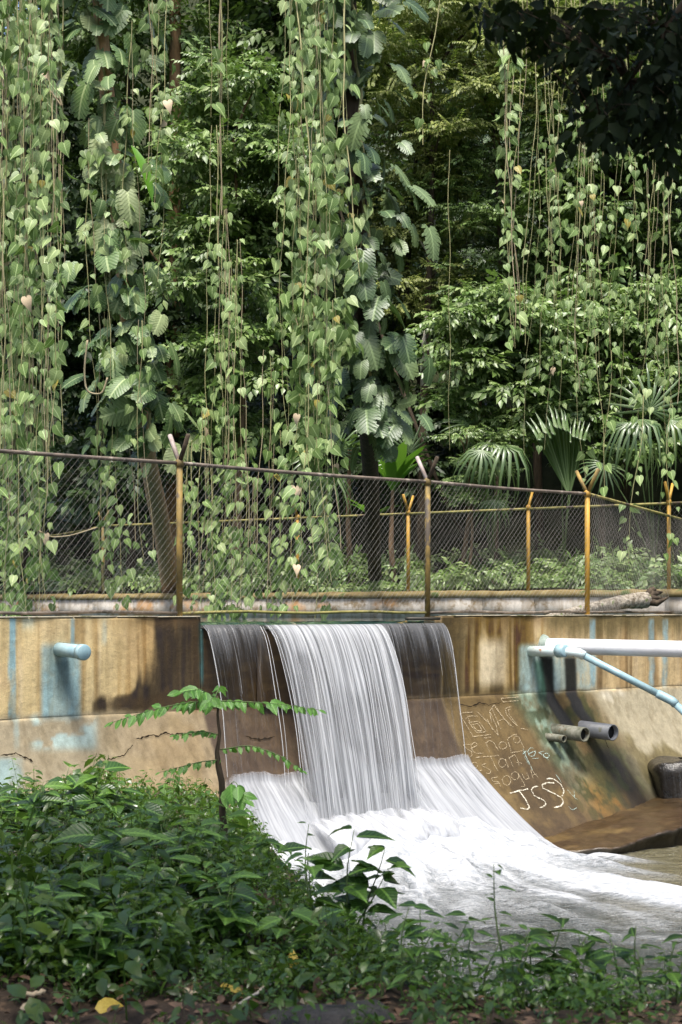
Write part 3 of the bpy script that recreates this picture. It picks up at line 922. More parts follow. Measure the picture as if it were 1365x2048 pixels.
# the block with a trickle of water at the end of the shelf
ub, vb, zb = 5.55, 1.30, 1.0
blk = thing('concrete_block', wallp(6.35, 1.35, 0.4), 'dark wet concrete block with water trickling over its edge above the shelf', 'block')
bl = np.array(blk.location)
D0 = 22.6
c0 = W(1316, 1530, D0)
n1, n2 = 40, 26
th, ph = np.meshgrid(np.linspace(0, 2 * math.pi, n1, endpoint=False), np.linspace(0.02, math.pi - 0.02, n2), indexing='xy')
pw_ = lambda x, e: np.sign(x) * np.abs(x) ** e
V = np.stack([pw_(np.cos(th), 0.45) * pw_(np.sin(ph), 0.35) * 0.62, pw_(np.sin(th), 0.45) * pw_(np.sin(ph), 0.35) * 0.5, pw_(np.cos(ph), 0.35) * 0.44], -1)
k_ = 0.88 + 0.26 * fbm(V[..., 0] * 3 + 4, V[..., 1] * 3 + V[..., 2] * 4, 4)
k_ = k_ - 0.12 * smooth(0.28, 0.1, V[..., 2])
V = (V * k_[..., None] + (c0 + np.array([0.60, 0.42, -0.38]))).reshape(-1, 3)
i, j = np.meshgrid(np.arange(n2 - 1), np.arange(n1), indexing='ij')
a, b = i * n1 + j, i * n1 + (j + 1) % n1
obj('body', mesh('body', V - bl, np.stack([a, a + n1, b + n1, b], -1).reshape(-1, 4), M['wet_rock'], True), blk)
us2 = np.linspace(0, 0.55, 24); ts = np.linspace(0, 1, 20)
UU, TT = np.meshgrid(us2, ts, indexing='ij')
P = np.stack([c0[0] + 0.02 + UU + TT * 0.05, c0[1] - 0.06 - 0.16 * np.sqrt(TT) + 0.0 * UU, c0[2] - 0.02 - TT * 0.62], -1).reshape(-1, 3)
i, j = np.meshgrid(np.arange(23), np.arange(19), indexing='ij'); a = i * 20 + j
obj('trickle', mesh('trickle', P - bl, np.stack([a, a + 20, a + 21, a + 1], -1).reshape(-1, 4), M['film'], True,
                    uv=np.stack([UU.ravel(), TT.ravel()], 1), attrs={'dens': np.full(len(P), 1.05)}), blk)

# ------------------------------------------------------------------ reservoir water, rear wall
P = np.array([wallp(-9, -0.39, 3.30), wallp(14, -0.39, 3.30), rear(24, 0, 3.30), rear(-14, 0, 3.30)])
obj('reservoir_water', mesh('reservoir_water', P, np.array([[0, 1, 2, 3]]), M['reservoir'], False), kind='structure')
us = np.linspace(UL, UR, 60); vs = np.array([-0.42, -0.25, -0.1, 0.0, 0.05])
UU, VV = np.meshgrid(us, vs, indexing='ij')
mid = smooth(CL - 0.05, CL + 0.1, UU) * smooth(CR + 0.05, CR - 0.1, UU)
ZZ = 3.300 - 0.035 * smooth(-0.25, 0.05, VV) * (1 + 0.3 * mid) + 0.004 * np.sin(UU * 14)
VV = VV + mid * smooth(-0.2, 0.05, VV) * 0.10
P = wallp(UU, VV, ZZ).reshape(-1, 3)
i, j = np.meshgrid(np.arange(59), np.arange(4), indexing='ij'); a = i * 5 + j
fall = thing('waterfall', wallp(0, 0.8, 0.1), 'white silky waterfall pouring through the notch in the dam wall', 'waterfall')
fl = np.array(fall.location)
obj('crest_water', mesh('crest_water', P - fl, np.stack([a, a + 5, a + 6, a + 1], -1).reshape(-1, 4), M['reservoir'], True), fall)

rw = thing('rear_wall', rear(0, 0, 3.2), 'low mottled grey concrete wall on the far side of the reservoir', 'wall')
rl = np.array(rw.location)
ax = [np.append(RD, 0), np.append(RN, 0), [0, 0, 1]]
s = -8.0
k = 0
while s < 22:                     # cast in bays with open joints between them
    L = 1.15 + 0.5 * random.random()
    mb = MB()
    mb.box(rear(s + L / 2, -0.15 + 0.012 * random.random(), 3.49) - rl, (L - 0.018, 0.30, 0.50), ax)
    mb.build('panel', M['rear_concrete'], rw, False)
    s += L
mb = MB()
ss = np.linspace(-8, 22, 260)
prof = [(0.02, 3.74), (0.05, 3.78), (0.03, 3.86), (-0.12, 3.90), (-0.32, 3.88), (-0.34, 3.74)]
P = np.concatenate([rear(ss, v + 0.02 * (fbm(ss * 5, ss * 0 + v * 20, 3) - 0.5), z + 0.045 * (fbm(ss * 3, ss * 0 + z * 9, 4) - 0.5) * (z > 3.75)) for v, z in prof])
m = len(ss)
i, j = np.meshgrid(np.arange(5), np.arange(m - 1), indexing='ij'); a = i * m + j
mb.add(P - rl, np.stack([a, a + 1, a + m + 1, a + m], -1).reshape(-1, 4)).build('coping', M['rear_cap'], rw)

# ------------------------------------------------------------------ waterfall sheets
def sheet(name, u0, u1, v0, z0, kv, z1, mat, dens, nu=120, nt=50, spread=0.0, wob=0.012):
    us = np.linspace(u0, u1, nu); ts = np.linspace(0, 1, nt)
    UU, TT = np.meshgrid(us, ts, indexing='ij')
    drop = (z0 - z1) * TT ** 1.6
    vv = v0 + kv * np.sqrt(drop + 0.002) * (1 + 0.05 * (fbm(UU * 5, UU * 0 + z1, 3) - 0.5)) + wob * (fbm(UU * 22, drop * 0.5, 3) - 0.5) * 2 * smooth(0, 0.2, TT)
    uu = UU + spread * (UU - (u0 + u1) / 2) * drop / (z0 - z1) + 0.01 * np.sin(drop * 3 + UU * 9)
    P = wallp(uu, vv, z0 - drop).reshape(-1, 3)
    d = dens(UU, TT, drop).ravel()
    i, j = np.meshgrid(np.arange(nu - 1), np.arange(nt - 1), indexing='ij'); a = i * nt + j
    return obj(name, mesh(name, P - fl, np.stack([a, a + nt, a + nt + 1, a + 1], -1).reshape(-1, 4), mat, True,
                          uv=np.stack([UU.ravel() + z1, drop.ravel()], 1), attrs={'dens': d}), fall)


def dens_mid(U, T, drop):
    e = smooth(CL, CL + 0.35, U) * 0.55 + 0.45
    gap = 0.45 * band(U, CL + 0.42, 0.10, 0.16) * smooth(0.25, 0.5, drop) * smooth(1.7, 1.0, drop)
    low_ = 0.30 * smooth(0.48, 0.66, fbm(U * 2.2 + 5, drop * 0.8, 3)) * smooth(0.5, 1.2, drop)
    return 1.04 * e + 0.25 * smooth(0.25, 0.0, drop) - gap - low_


sheet('water_sheet', CL, CR, 0.14, 3.262, 0.60, 0.10, M['sheet'], dens_mid, 200, 60, spread=-0.07)
sheet('water_sheet', CL + 0.15, CR - 0.03, 0.11, 3.255, 0.53, 0.10, M['sheet'], lambda U, T, d: 0.72 - 0.2 * smooth(0.5, 0.65, fbm(U * 2.0 + 15, d * 0.7, 3)) * smooth(0.4, 1.2, d), 160, 50, spread=-0.07)
film_d = lambda U, T, d: 1.14 + 1.0 * smooth(0.58, 0.0, d + 0.7 * (fbm(U * 16, U * 0 + 3, 4) - 0.38)) - 0.14 * smooth(0.3, 0.7, d)
sheet('water_film', UL + 0.01, CL, 0.03, 3.268, 0.42, 1.20, M['film'], film_d, 120, 46)
sheet('water_film', CR, UR - 0.01, 0.03, 3.268, 0.36, 1.20, M['film'], film_d, 120, 46)
# edge strands and fine threads
mb = MB()
def strand(u, v0, z0, kv, d0, d1, r):
    dd = np.linspace(d0, d1, 22)
    vv = v0 + kv * np.sqrt(dd)
    P = wallp(u + 0.01 * np.sin(dd * 4 + u * 20), vv, z0 - dd) - fl
    rr = r * (0.6 + 0.4 * np.sin(np.linspace(0.3, 3.0, 22)))
    mb.tube(P, rr, 5, False)
for q in range(1): strand(UL + 0.015 + 0.05 * q, 0.03, 3.262, 0.43 + 0.01 * q, 0.0, 1.95 - 0.4 * q, 0.0065 if q < 1 else 0.003)
for q in range(1): strand(UR - 0.02 - 0.06 * q, 0.03, 3.262, 0.36 + 0.01 * q, 0.0, 2.0 - 0.4 * q, 0.008 if q == 0 else 0.003)
for q in range(2): strand(CL - 0.03 + 0.03 * q * random.uniform(.6, 1.3), 0.05 + 0.013 * q, 3.26, 0.46 + 0.02 * q, 0.02, 2.3, random.uniform(.003, .007))
for q in range(5):
    u = random.uniform(UL, CL) if q % 2 else random.uniform(CR, UR)
    strand(u, 0.035, 3.262, 0.39, 0.02, random.uniform(0.3, 1.1), 0.0022)
for q in range(26):
    u = random.uniform(CL + 0.02, CR)
    d0 = random.choice([0.02, 0.02, random.uniform(0, 1.2)])
    strand(u, 0.155, 3.262, 0.605, d0, min(3.0, d0 + random.uniform(0.8, 3.0)), random.uniform(0.003, 0.0075))
mb.build('water_strands', M['strand'], fall, True, kind='stuff')


def apron(u0, u1, z0f, spread, seed, dens):
    nu, nt = 150, 60
    us = np.linspace(0, 1, nu); ts = np.linspace(0, 1, nt)
    UU, TT = np.meshgrid(us, ts, indexing='ij')
    top = z0f + 0.16 * (fbm(UU * 9 + seed, UU * 0, 4) - 0.5)
    z = top + (0.0 - top) * TT
    u = u0 + (u1 - u0) * UU + spread(UU) * TT ** 1.2
    thick = 0.035 + 0.05 * smooth(0, 0.25, TT) + 0.05 * (fbm(UU * 12 + seed, TT * 2, 4) - 0.3) + 0.06 * np.exp(-(TT / 0.06) ** 2)
    edge = smooth(0, 0.05, UU) * smooth(1, 0.95, UU)
    v = batter_v(z, u) + 0.01 + thick * (0.2 + 0.8 * edge)
    P = wallp(u, v, z + 0.5 * thick * edge).reshape(-1, 3)
    i, j = np.meshgrid(np.arange(nu - 1), np.arange(nt - 1), indexing='ij'); a = i * nt + j
    d = dens(UU, TT) - 0.9 * (1 - smooth(0.0, 0.08, UU) * smooth(1.0, 0.94, UU)) - 0.5 * smooth(0.05, 0.0, TT)
    obj('apron_water', mesh('apron_water', P - fl, np.stack([a, a + nt, a + nt + 1, a + 1], -1).reshape(-1, 4), M['apron_water'], True,
        uv=np.stack([(UU * (u1 - u0)).ravel() + seed, (TT * 2.2).ravel()], 1), attrs={'dens': d.ravel()}), fall)


apron(UL - 0.02, CL + 1.5, 1.28, lambda U: -0.10 + 0.55 * U, 1.0, lambda U, T: 1.02 + 0.2 * smooth(0.1, 0.6, T))
apron(CR - 0.9, UR + 0.08, 1.28, lambda U: 0.60 * U, 4.0, lambda U, T: 1.05 + 0.2 * smooth(0.1, 0.6, T))

# splash where the sheet strikes the slope
nu, nt = 160, 26
UU, TT = np.meshgrid(np.linspace(CL - 0.15, CR + 0.25, nu), np.linspace(0, 1, nt), indexing='ij')
zz = 0.72 - 0.70 * TT + 0.16 * (fbm(UU * 7, TT * 2 + 3, 4) - 0.5)
bulge = 0.10 + 0.26 * np.sin(np.pi * np.clip(TT * 1.1, 0, 1)) * (0.6 + 0.8 * fbm(UU * 4 + 8, TT * 3, 4))
P = wallp(UU + 0.15 * TT, batter_v(zz, UU) + bulge, zz + 0.35 * bulge).reshape(-1, 3)
i, j = np.meshgrid(np.arange(nu - 1), np.arange(nt - 1), indexing='ij'); a = i * nt + j
dsp = 1.15 - 1.1 * smooth(0.22, 0.0, TT + 0.25 * (fbm(UU * 10, TT * 3, 4) - 0.4)) - 0.9 * (1 - smooth(CL - 0.15, CL + 0.1, UU) * smooth(CR + 0.25, CR, UU))
obj('splash', mesh('splash', P - fl, np.stack([a, a + nt, a + nt + 1, a + 1], -1).reshape(-1, 4), M['splash'], True,
    uv=np.stack([UU.ravel(), TT.ravel()], 1), attrs={'dens': dsp.ravel()}), fall)

# ------------------------------------------------------------------ pool
X, Y, f = grid(-5, 13, 360, 8.0, 24, 320)
px, py = to_px(np.stack([X, Y, X * 0], 1))
uu = X * 0.7874 + (Y - 20.21) * 0.6165
vv = X * 0.6165 - (Y - 20.21) * 0.7874
low = np.interp(px, [300, 700, 820, 900, 1000, 1150, 1365, 1600], [1800, 1838, 1848, 1838, 1828, 1840, 1860, 1885])
upp = np.interp(px, [300, 900, 1060, 1170, 1250, 1365, 1600], [1500, 1600, 1650, 1700, 1735, 1790, 1880])
ang = np.arctan2(X - 0.3, 21.0 - Y)
rad = np.hypot(X - 0.3, Y - 21.0)
st = fbm(ang * 9, rad * 0.55 + 3, 5)
st2 = fbm(X * 1.1 - Y * 0.5, Y * 3.2 + X * 1.0, 5)
foam = smooth(50, -40, py - low + 150 * (st2 - 0.5)) * smooth(-34, 34, py - upp + 90 * (st - 0.5))
near = smooth(3.6, 1.2, vv) * smooth(-3.5, -2.2, uu) * smooth(3.4, 2.2, uu)
patch = smooth(0.60, 0.38, st) * 0.5 * smooth(1660, 1740, py) + 0.40 * smooth(0.58, 0.42, st2) * smooth(1740, 1840, py)
foam = np.clip(foam * (1 - patch) * (0.55 + 0.75 * smooth(0.3, 0.62, fbm(ang * 16 + 5, rad * 0.8, 5))) + near * 0.8, 0, 1)
foam = np.clip(foam + 0.20 * smooth(0.60, 0.78, st2) * (py < 1960) * (px > 650), 0, 1)
heap = 0.46 * smooth(3.4, 1.3, vv) * smooth(-3.4, -2.2, uu) * smooth(2.6, 1.4, uu)
Z = heap * (0.5 + 1.0 * fbm(X * 2.2, Y * 2.2, 4)) + foam * 0.22 * (fbm(ang * 7, rad * 1.1, 4) - 0.35) + 0.035 * (fbm(X * 2.0, Y * 4.0, 4) - 0.5) + foam * 0.03
bed = smooth(0.9, 0.1, foam) * smooth(1150, 1280, px) * smooth(1880, 1780, py)
obj('pool_water', mesh('pool_water', np.stack([X, Y, Z], 1), f, M['pool'], True, attrs={'foam': foam, 'bed': bed}), kind='structure')
gx2, gy2, gf2 = grid(13, 60, 3, 8, 24, 3)
obj('river_water', mesh('river_water', np.stack([gx2, gy2, gx2 * 0 - 0.02], 1), gf2, M['pool'], True, attrs={'foam': gx2 * 0, 'bed': gx2 * 0 + 0.5}), kind='structure')


def rock(name, c, r, mat, label, seed, cat='rock', group=None):
    n1, n2 = 18, 12
    th, ph = np.meshgrid(np.linspace(0, 2 * math.pi, n1, endpoint=False), np.linspace(0.02, math.pi - 0.02, n2), indexing='xy')
    d = np.stack([np.cos(th) * np.sin(ph), np.sin(th) * np.sin(ph), np.cos(ph)], -1)
    k = 0.72 + 0.6 * fbm(d[..., 0] * 1.7 + seed, d[..., 1] * 1.7 + d[..., 2] * 2.3 + seed * 3, 4)
    V = (d * k[..., None] * np.asarray(r)).reshape(-1, 3)
    i, j = np.meshgrid(np.arange(n2 - 1), np.arange(n1), indexing='ij')
    a, b = i * n1 + j, i * n1 + (j + 1) % n1
    me = mesh(name, V, np.stack([a, a + n1, b + n1, b], -1).reshape(-1, 4), mat, True)
    return obj(name, me, None, label, cat, group, matrix=Matrix.Translation([float(x) for x in c]))


rock('rock', W(1092, 1760, 18.3) - np.array([0, 0, 0.06]), (0.15, 0.14, 0.11), M['wet_rock'], 'small black wet rock breaking the white foam of the pool', 2.0)
rock('rock', W(846, 1636, 20.0), (0.06, 0.10, 0.13), M['wet_rock'], 'small dark stone at the foot of the falling water sheet', 5.0)

# board at the end of the notch
mb = MB().box(wallp(UR - 0.33, -0.05, 3.335), (0.62, 0.10, 0.045), [WU, WN, [0, 0, 1]])
o = mb.build('plank', M['plank'], None, False); tag(o, 'dark wet board lying across the end of the spillway crest', 'board')

# ------------------------------------------------------------------ pipes
def pipe(mbp, P, r, n=20): mbp.tube(P, r, n, True)
def hollow(mbp, a, b, r, thick=0.02, n=24):
    """open pipe: outer skin, rim, inner skin"""
    a, b = np.asarray(a, float), np.asarray(b, float)
    T = norm(b - a); A = norm(np.cross(T, [0, 0, 1])); B = np.cross(T, A)
    th = np.arange(n) / n * 2 * math.pi
    ring = lambda c, q: c + q * (np.cos(th)[:, None] * A + np.sin(th)[:, None] * B)
    V = np.concatenate([ring(a, r), ring(b, r), ring(b, r - thick), ring(a + T * 0.05, r - thick)])
    j = np.arange(n); jn = (j + 1) % n
    f = np.concatenate([np.stack([k * n + j, k * n + jn, (k + 1) * n + jn, (k + 1) * n + j], 1) for k in range(3)])
    mbp.add(V, f)


# blue stub pipe
def wall_hit(px, py, v=0.0):
    k = (px - PXC) / F
    D = 20.21 / (1 - 0.783 * k)
    u = k * D / 0.7874
    return u, EYE - (py - HOR) / F * D
u, z = wall_hit(119, 1299)
b0 = wallp(u, 0, z)
stub = thing('stub_pipe', b0, 'short capped blue pipe sticking out of the tan wall above a blue drip patch', 'pipe')
sb = np.array(stub.location)
dd = norm(WN * 1.0 + np.array([0, 0, -0.035]))
mb = MB(); pipe(mb, [-dd * 0.1, dd * 0.62], 0.085, 24); mb.build('pipe_body', M['pipe_blue'], stub)
mb = MB(); mb.tube([dd * 0.56, dd * 0.635, dd * 0.645], [0.097, 0.097, 0.085], 24); mb.build('end_cap', M['pipe_blue'], stub)
mb = MB()
for k in range(5):
    for w in (0.0, 0.05):
        s0 = 0.26 + 0.05 * k
        A = norm(np.cross(dd, [0, 0, 1])); B = -np.cross(dd, A)
        a0 = 0.3 + w * 8
        th = np.array([a0, a0 + 0.3]); B2 = np.array([0, 0, 1.0]) if B[2] < 0 else B
        q = []
        for s1 in (s0, s0 + 0.035):
            for a_ in th: q.append(dd * s1 + 0.0865 * (math.sin(a_) * -A + math.cos(a_) * B2))
        mb.add(np.array(q), np.array([[0, 1, 3, 2]]))
mb.build('print_marks', M['label_red'], stub, False)

# long white pipe and the blue branch pipe
u, z = wall_hit(1088, 1292)
zw = z
a0 = wallp(u, 0.0, z)
bw = W(1420, 1300, 21.2)
dirw = norm(np.array([1.0, -0.62, -0.006]))
dirw = norm(bw - a0)
big = thing('white_pipe', a0, 'long thick white pipe running out of the wall above the slope', 'pipe')
mb = MB(); mb.tube([-dirw * 0.12, dirw * 0.1, dirw * 6.5], 0.125, 28); mb.build('pipe_body', M['pipe_white'], big)
mb = MB(); mb.tube([-dirw * 0.0 + 0 * dirw, dirw * 0.05, dirw * 0.09], [0.19, 0.165, 0.13], 20); mb.build('mortar_collar', simple_mat('mortar', (0.16, 0.20, 0.17), (0.30, 0.34, 0.30), 8, 0.9), big)

u2, z2 = wall_hit(1062, 1303)
p0 = wallp(u2, 0, z2)
br = thing('branch_pipe', p0, 'thin pale blue pipe with an elbow slanting down under the white pipe', 'pipe')
bp = np.array(br.location)
D1 = p0[1]
p1 = W(1122, 1302, D1 - 0.55); p2 = W(1158, 1306, D1 - 0.65)
p3 = W(1325, 1392, D1 - 0.9); p4 = W(1345, 1402, D1 - 0.95); p5 = W(1440, 1492, D1 - 1.3)
mb = MB(); mb.tube([p0 - bp, p1 - bp], 0.083, 20); mb.build('inlet_pipe', M['pipe_pale'], br)
mb = MB(); d_ = norm(p1 - p0); mb.tube([p1 - bp - d_ * 0.06, p1 - bp - d_ * 0.05, p1 - bp + d_ * 0.10, p1 - bp + d_ * 0.11], [0.085, 0.105, 0.10, 0.07], 20); mb.build('coupling', M['pipe_blue'], br)
mb = MB(); mb.tube([p1 - bp, p2 - bp - norm(p2 - p1) * 0.06, p2 - bp, p2 - bp + norm(p3 - p2) * 0.10], 0.072, 20); mb.build('elbow', M['pipe_pale'], br)
mb = MB(); mb.tube([p2 - bp, p3 - bp], 0.055, 18); mb.build('slanting_pipe', M['pipe_blue'], br)
mb = MB(); mb.tube([p3 - bp - norm(p4 - p3) * 0.08, p3 - bp, p4 - bp, p4 - bp + norm(p5 - p4) * 0.08], 0.068, 18); mb.build('elbow', M['pipe_blue'], br)
mb = MB(); mb.tube([p4 - bp, p5 - bp], 0.055, 18); mb.build('lower_pipe', M['pipe_blue'], br)

# three outlet pipes in the slope
for (px_, py_, ln, rr, mk, lab, ex, ey) in (
        (1112, 1462, 0.62, 0.115, 'pipe_mossy', 'mossy speckled outlet pipe, the middle one of three sticking out of the slope', 1160, 1465),
        (1168, 1458, 0.62, 0.13, 'pipe_grey', 'clean grey outlet pipe, thickest of the three in the slope', 1210, 1463),
        (1096, 1474, 0.35, 0.062, 'pipe_mossy', 'small mossy outlet pipe low beside the two thick ones', 1121, 1482)):
    u, v, z = hit_batter(px_, py_)
    a0 = wallp(u, v, z)
    T = thing('outlet_pipe', a0, lab, 'pipe', 'outlet pipes in the slope')
    e = norm(WN + np.array([0, 0, -0.03])) * ln
    mb = MB(); hollow(mb, -e * 0.8, e, rr, 0.02); mb.build('pipe_body', M[mk], T)
    mb = MB(); mb.tube([-e * 0.5, e * 0.88], rr - 0.022, 18); mb.build('bore_shade', M['pipe_shade'], T)  # solid dark plug painted as the shade inside the open pipe

# ------------------------------------------------------------------ fences
def fence_mesh(A, B, z0, z1, s, r1, r2, root, name='chain_link', ph=0.0):
    """two sets of slanting wires between two posts; A, B are xy points"""
    A, B = np.asarray(A, float), np.asarray(B, float)
    L = np.linalg.norm(B - A); d = (B - A) / L; h = z1 - z0
    nrm = np.array([d[1], -d[0]])
    rl_ = np.array(root.location)
    Vs, Fs, n0 = [], [], 0
    slope = 1.18
    for sgn, r in ((1, r1), (-1, r2)):
        xs = np.arange(-h / slope + ph, L + h / slope, s)
        for x in xs:
            a, b = (x, x + h / slope) if sgn > 0 else (x, x - h / slope)
            ta, tb = 0.0, 1.0
            lo_, hi_ = 0.0, L
            if b != a:
                t1, t2 = (lo_ - a) / (b - a), (hi_ - a) / (b - a)
                ta, tb = max(0, min(t1, t2)), min(1, max(t1, t2))
            if tb - ta < 0.03: continue
            tt = np.linspace(ta, tb, 4)
            xx = a + (b - a) * tt; zz = z0 + h * tt
            bow = 0.02 * np.sin(xx * 1.9 + 1) + 0.008 * sgn
            xx = xx + 0.010 * np.sin(zz * 5 + x * 3)
            P = np.concatenate([A + xx[:, None] * d + bow[:, None] * nrm, zz[:, None]], 1) - rl_
            side = np.append(d, 0) * r; up = np.append(nrm, 0) * r
            tri = np.array([side, -side * 0.5 + up * 0.87, -side * 0.5 - up * 0.87])
            V = (P[:, None] + tri[None]).reshape(-1, 3)
            i, j = np.meshgrid(np.arange(3), np.arange(3), indexing='ij')
            q0, q1 = i * 3 + j, i * 3 + (j + 1) % 3
            Fs.append(np.stack([q0, q1, q1 + 3, q0 + 3], -1).reshape(-1, 4) + n0)
            Vs.append(V); n0 += len(V)
    return obj(name, mesh(name, np.concatenate(Vs), np.concatenate(Fs), M['wire'], False), root, kind='stuff')


def add_post(root, p, z0, z1, mat, arms, r=0.04, armmat=None, nvec=WN, alen=0.46):
    rl_ = np.array(root.location)
    q = np.array([p[0], p[1], 0]) - rl_
    b = q.copy(); b[2] = z0 - rl_[2]; tpt = q.copy(); tpt[2] = z1 - rl_[2]
    mb = MB(); mb.tube([b, b * 0.5 + tpt * 0.5, tpt], r, 12)
    po = mb.build('post', mat, root)
    mb = MB(); mb.tube([tpt + [0, 0, -0.05], tpt + [0, 0, -0.045], tpt + [0, 0, 0.035], tpt + [0, 0, 0.06]], [r * 1.0, r * 1.3, r * 1.25, r * 0.5], 12)
    mb.build('post_cap', mat, po)
    for sg in arms:
        e = tpt + norm(nvec * 0.62 * sg + np.array([0, 0, 1.0])) * alen
        mb = MB(); mb.tube([tpt, e], r * 0.72, 10)
        mb.build('arm', armmat or mat, po)


FZ0, FZ1 = 3.43, 5.40
ff = thing('front_fence', wallp(0, -0.15, ZT), 'tall rusty chain link fence with split top arms standing on the dam wall', 'fence')
us_p = [-7.2, u_of_px(372), u_of_px(870), u_of_px(1190)]
vf = -0.16
for uu_, mk, am, arms in ((us_p[0], 'post_rust', 'post_pale', (-1, 1)), (us_p[1], 'post_rust', 'post_pale', (-1,)), (us_p[2], 'post_rust', 'post_pale', (-1,)), (us_p[3], 'post_yellow', 'post_rust', (-1, 1))):
    p = wallp(uu_, vf, 0)
    add_post(ff, p, 3.36, FZ1, M[mk], arms, 0.043, M[am])
# the dark far arms of two posts
for uu_ in us_p[1:3]:
    rl_ = np.array(ff.location); tpt = wallp(uu_, vf, FZ1) - rl_
    mb = MB(); mb.tube([tpt, tpt + norm(WN * 0.62 + np.array([0, 0, 1.0])) * 0.42], 0.03, 10); mb.build('arm', M['bark_dark'], ff)
flr = np.array(ff.location)
for a, b in zip(us_p[:-1], us_p[1:]):
    q = np.linspace(a, b, 9)
    mb = MB(); mb.tube(wallp(q, vf, FZ1 - 0.015 * np.sin((q - a) / (b - a) * math.pi)) - flr, 0.026, 10); mb.build('top_rail', M['rail_dark'], ff)
    mb = MB(); mb.tube(wallp(q, vf, FZ0 + 0.012 * np.sin(q * 3)) - flr, 0.021, 8); mb.build('bottom_rail', M['rail_mossy'] if a > -5 and a < 1 else M['rail_dark'], ff)
    fence_mesh(wallp(a, vf, 0)[:2], wallp(b, vf, 0)[:2], FZ0, FZ1, 0.088, 0.0023, 0.0009, ff)
# the side run from the corner post back to the rear fence
CP = wallp(us_p[3], vf, 0)[:2]
EP = np.array([7.9, 31.6])
sf = thing('side_fence', (CP[0], CP[1], 3.4), 'short chain link fence run going back from the yellow corner post', 'fence')
sfl = np.array(sf.location)
q = np.linspace(0.01, 1, 8)[:, None]
xy = CP + (EP - CP) * q
mb = MB(); mb.tube(np.concatenate([xy, np.full((8, 1), FZ1)], 1) - sfl, 0.026, 10); mb.build('top_rail', M['rail_mossy'], sf)
mb = MB(); mb.tube(np.concatenate([xy, np.full((8, 1), FZ0)], 1) - sfl, 0.021, 8); mb.build('bottom_rail', M['rail_dark'], sf)
add_post(sf, EP, 3.3, FZ1, M['post_rust'], (1,), 0.04)
fence_mesh(CP + (EP - CP) * 0.01, EP, FZ0, FZ1, 0.12, 0.0020, 0.0013, sf, ph=0.03)
# a low strip of wall carries the side run
ddx = np.append(norm(EP - CP), 0)
mb = MB().box(np.append((CP + EP) / 2, 3.3) - sfl + ddx * 0.15, (np.linalg.norm(EP - CP) - 0.4, 0.24, 0.16), [ddx, np.cross([0, 0, 1.0], ddx), [0, 0, 1]])
mb.build('sill', M['rear_cap'], sf, False)

RF0, RF1 = 3.92, 5.70
def s_of_px(px):
    k = (px - PXC) / F
    # x = k*y on the line RA + s*RD
    return (k * RA[1] - RA[0]) / (RD[0] - k * RD[1])
rf = thing('rear_fence', rear(s_of_px(812), -0.12, RZ), 'far yellow posted chain link fence on the low wall beyond the reservoir', 'fence')
rfl = np.array(rf.location)
RPX = [-330, -60, 200, 590, 812, 1053, 1335, 1600]
rn3 = np.append(RN, 0)
for i, p_ in enumerate(RPX):
    p = rear(s_of_px(p_), -0.12, 0)
    add_post(rf, p, 3.80, RF1, M['post_yellow'] if p_ > 500 else M['post_rust'], {200: (-1, 1), 812: (-1, 1), 1053: (-1,), 1335: (-1, 1)}.get(p_, (1,)), 0.042, nvec=rn3)
for a, b in zip(RPX[:-1], RPX[1:]):
    sa, sb_ = s_of_px(a), s_of_px(b)
    q = np.linspace(sa, sb_, 7)
    mb = MB(); mb.tube(rear(q, -0.12, RF1 - 0.03 + (0.0 if a != -60 else -0.22 * np.sin((q - sa) / (sb_ - sa) * math.pi))) - rfl, 0.028, 8)
    mb.build('top_rail', M['rail_mossy'], rf)
    fence_mesh(rear(sa, -0.12, 0)[:2], rear(sb_, -0.12, 0)[:2], RF0, RF1 - 0.04, 0.10, 0.0022, 0.0013, rf)

# log lying at the water's edge by the corner post
lp = np.array([W(1078, 1238, 24.6), W(1140, 1226, 25.0), W(1200, 1212, 25.5), W(1255, 1203, 25.9), W(1292, 1200, 26.2)])
lg = thing('fallen_log', lp[2], 'pale weathered log with a dark torn end lying by the corner post', 'log')
ll = np.array(lg.location)
mb = MB(); q = np.linspace(0, 1, 30); tq = np.linspace(0, 1, 5)
P = np.stack([np.interp(q, tq, lp[:, k]) for k in range(3)], 1) - ll
rr = np.interp(q, [0, 0.1, 0.5, 0.9, 1], [0.03, 0.06, 0.11, 0.15, 0.14]) * (0.8 + 0.4 * fbm(q * 9, q * 0, 3))
mb.tube(P, rr, 16); mb.build('trunk', M['log'], lg)
for k in range(7):
    e = lp[-1] - ll
    d_ = norm(np.array([0.8, 0.3, 0.1]) + jit(1, 0.45)[0])
    mb = MB(); mb.tube([e - d_ * 0.05 + jit(1, 0.06)[0], e + d_ * 0.2 + jit(1, 0.05)[0], e + d_ * 0.34 + jit(1, 0.06)[0]], [0.09, 0.06, 0.015], 8); mb.build('root_stub', M['bark_dark'], lg)

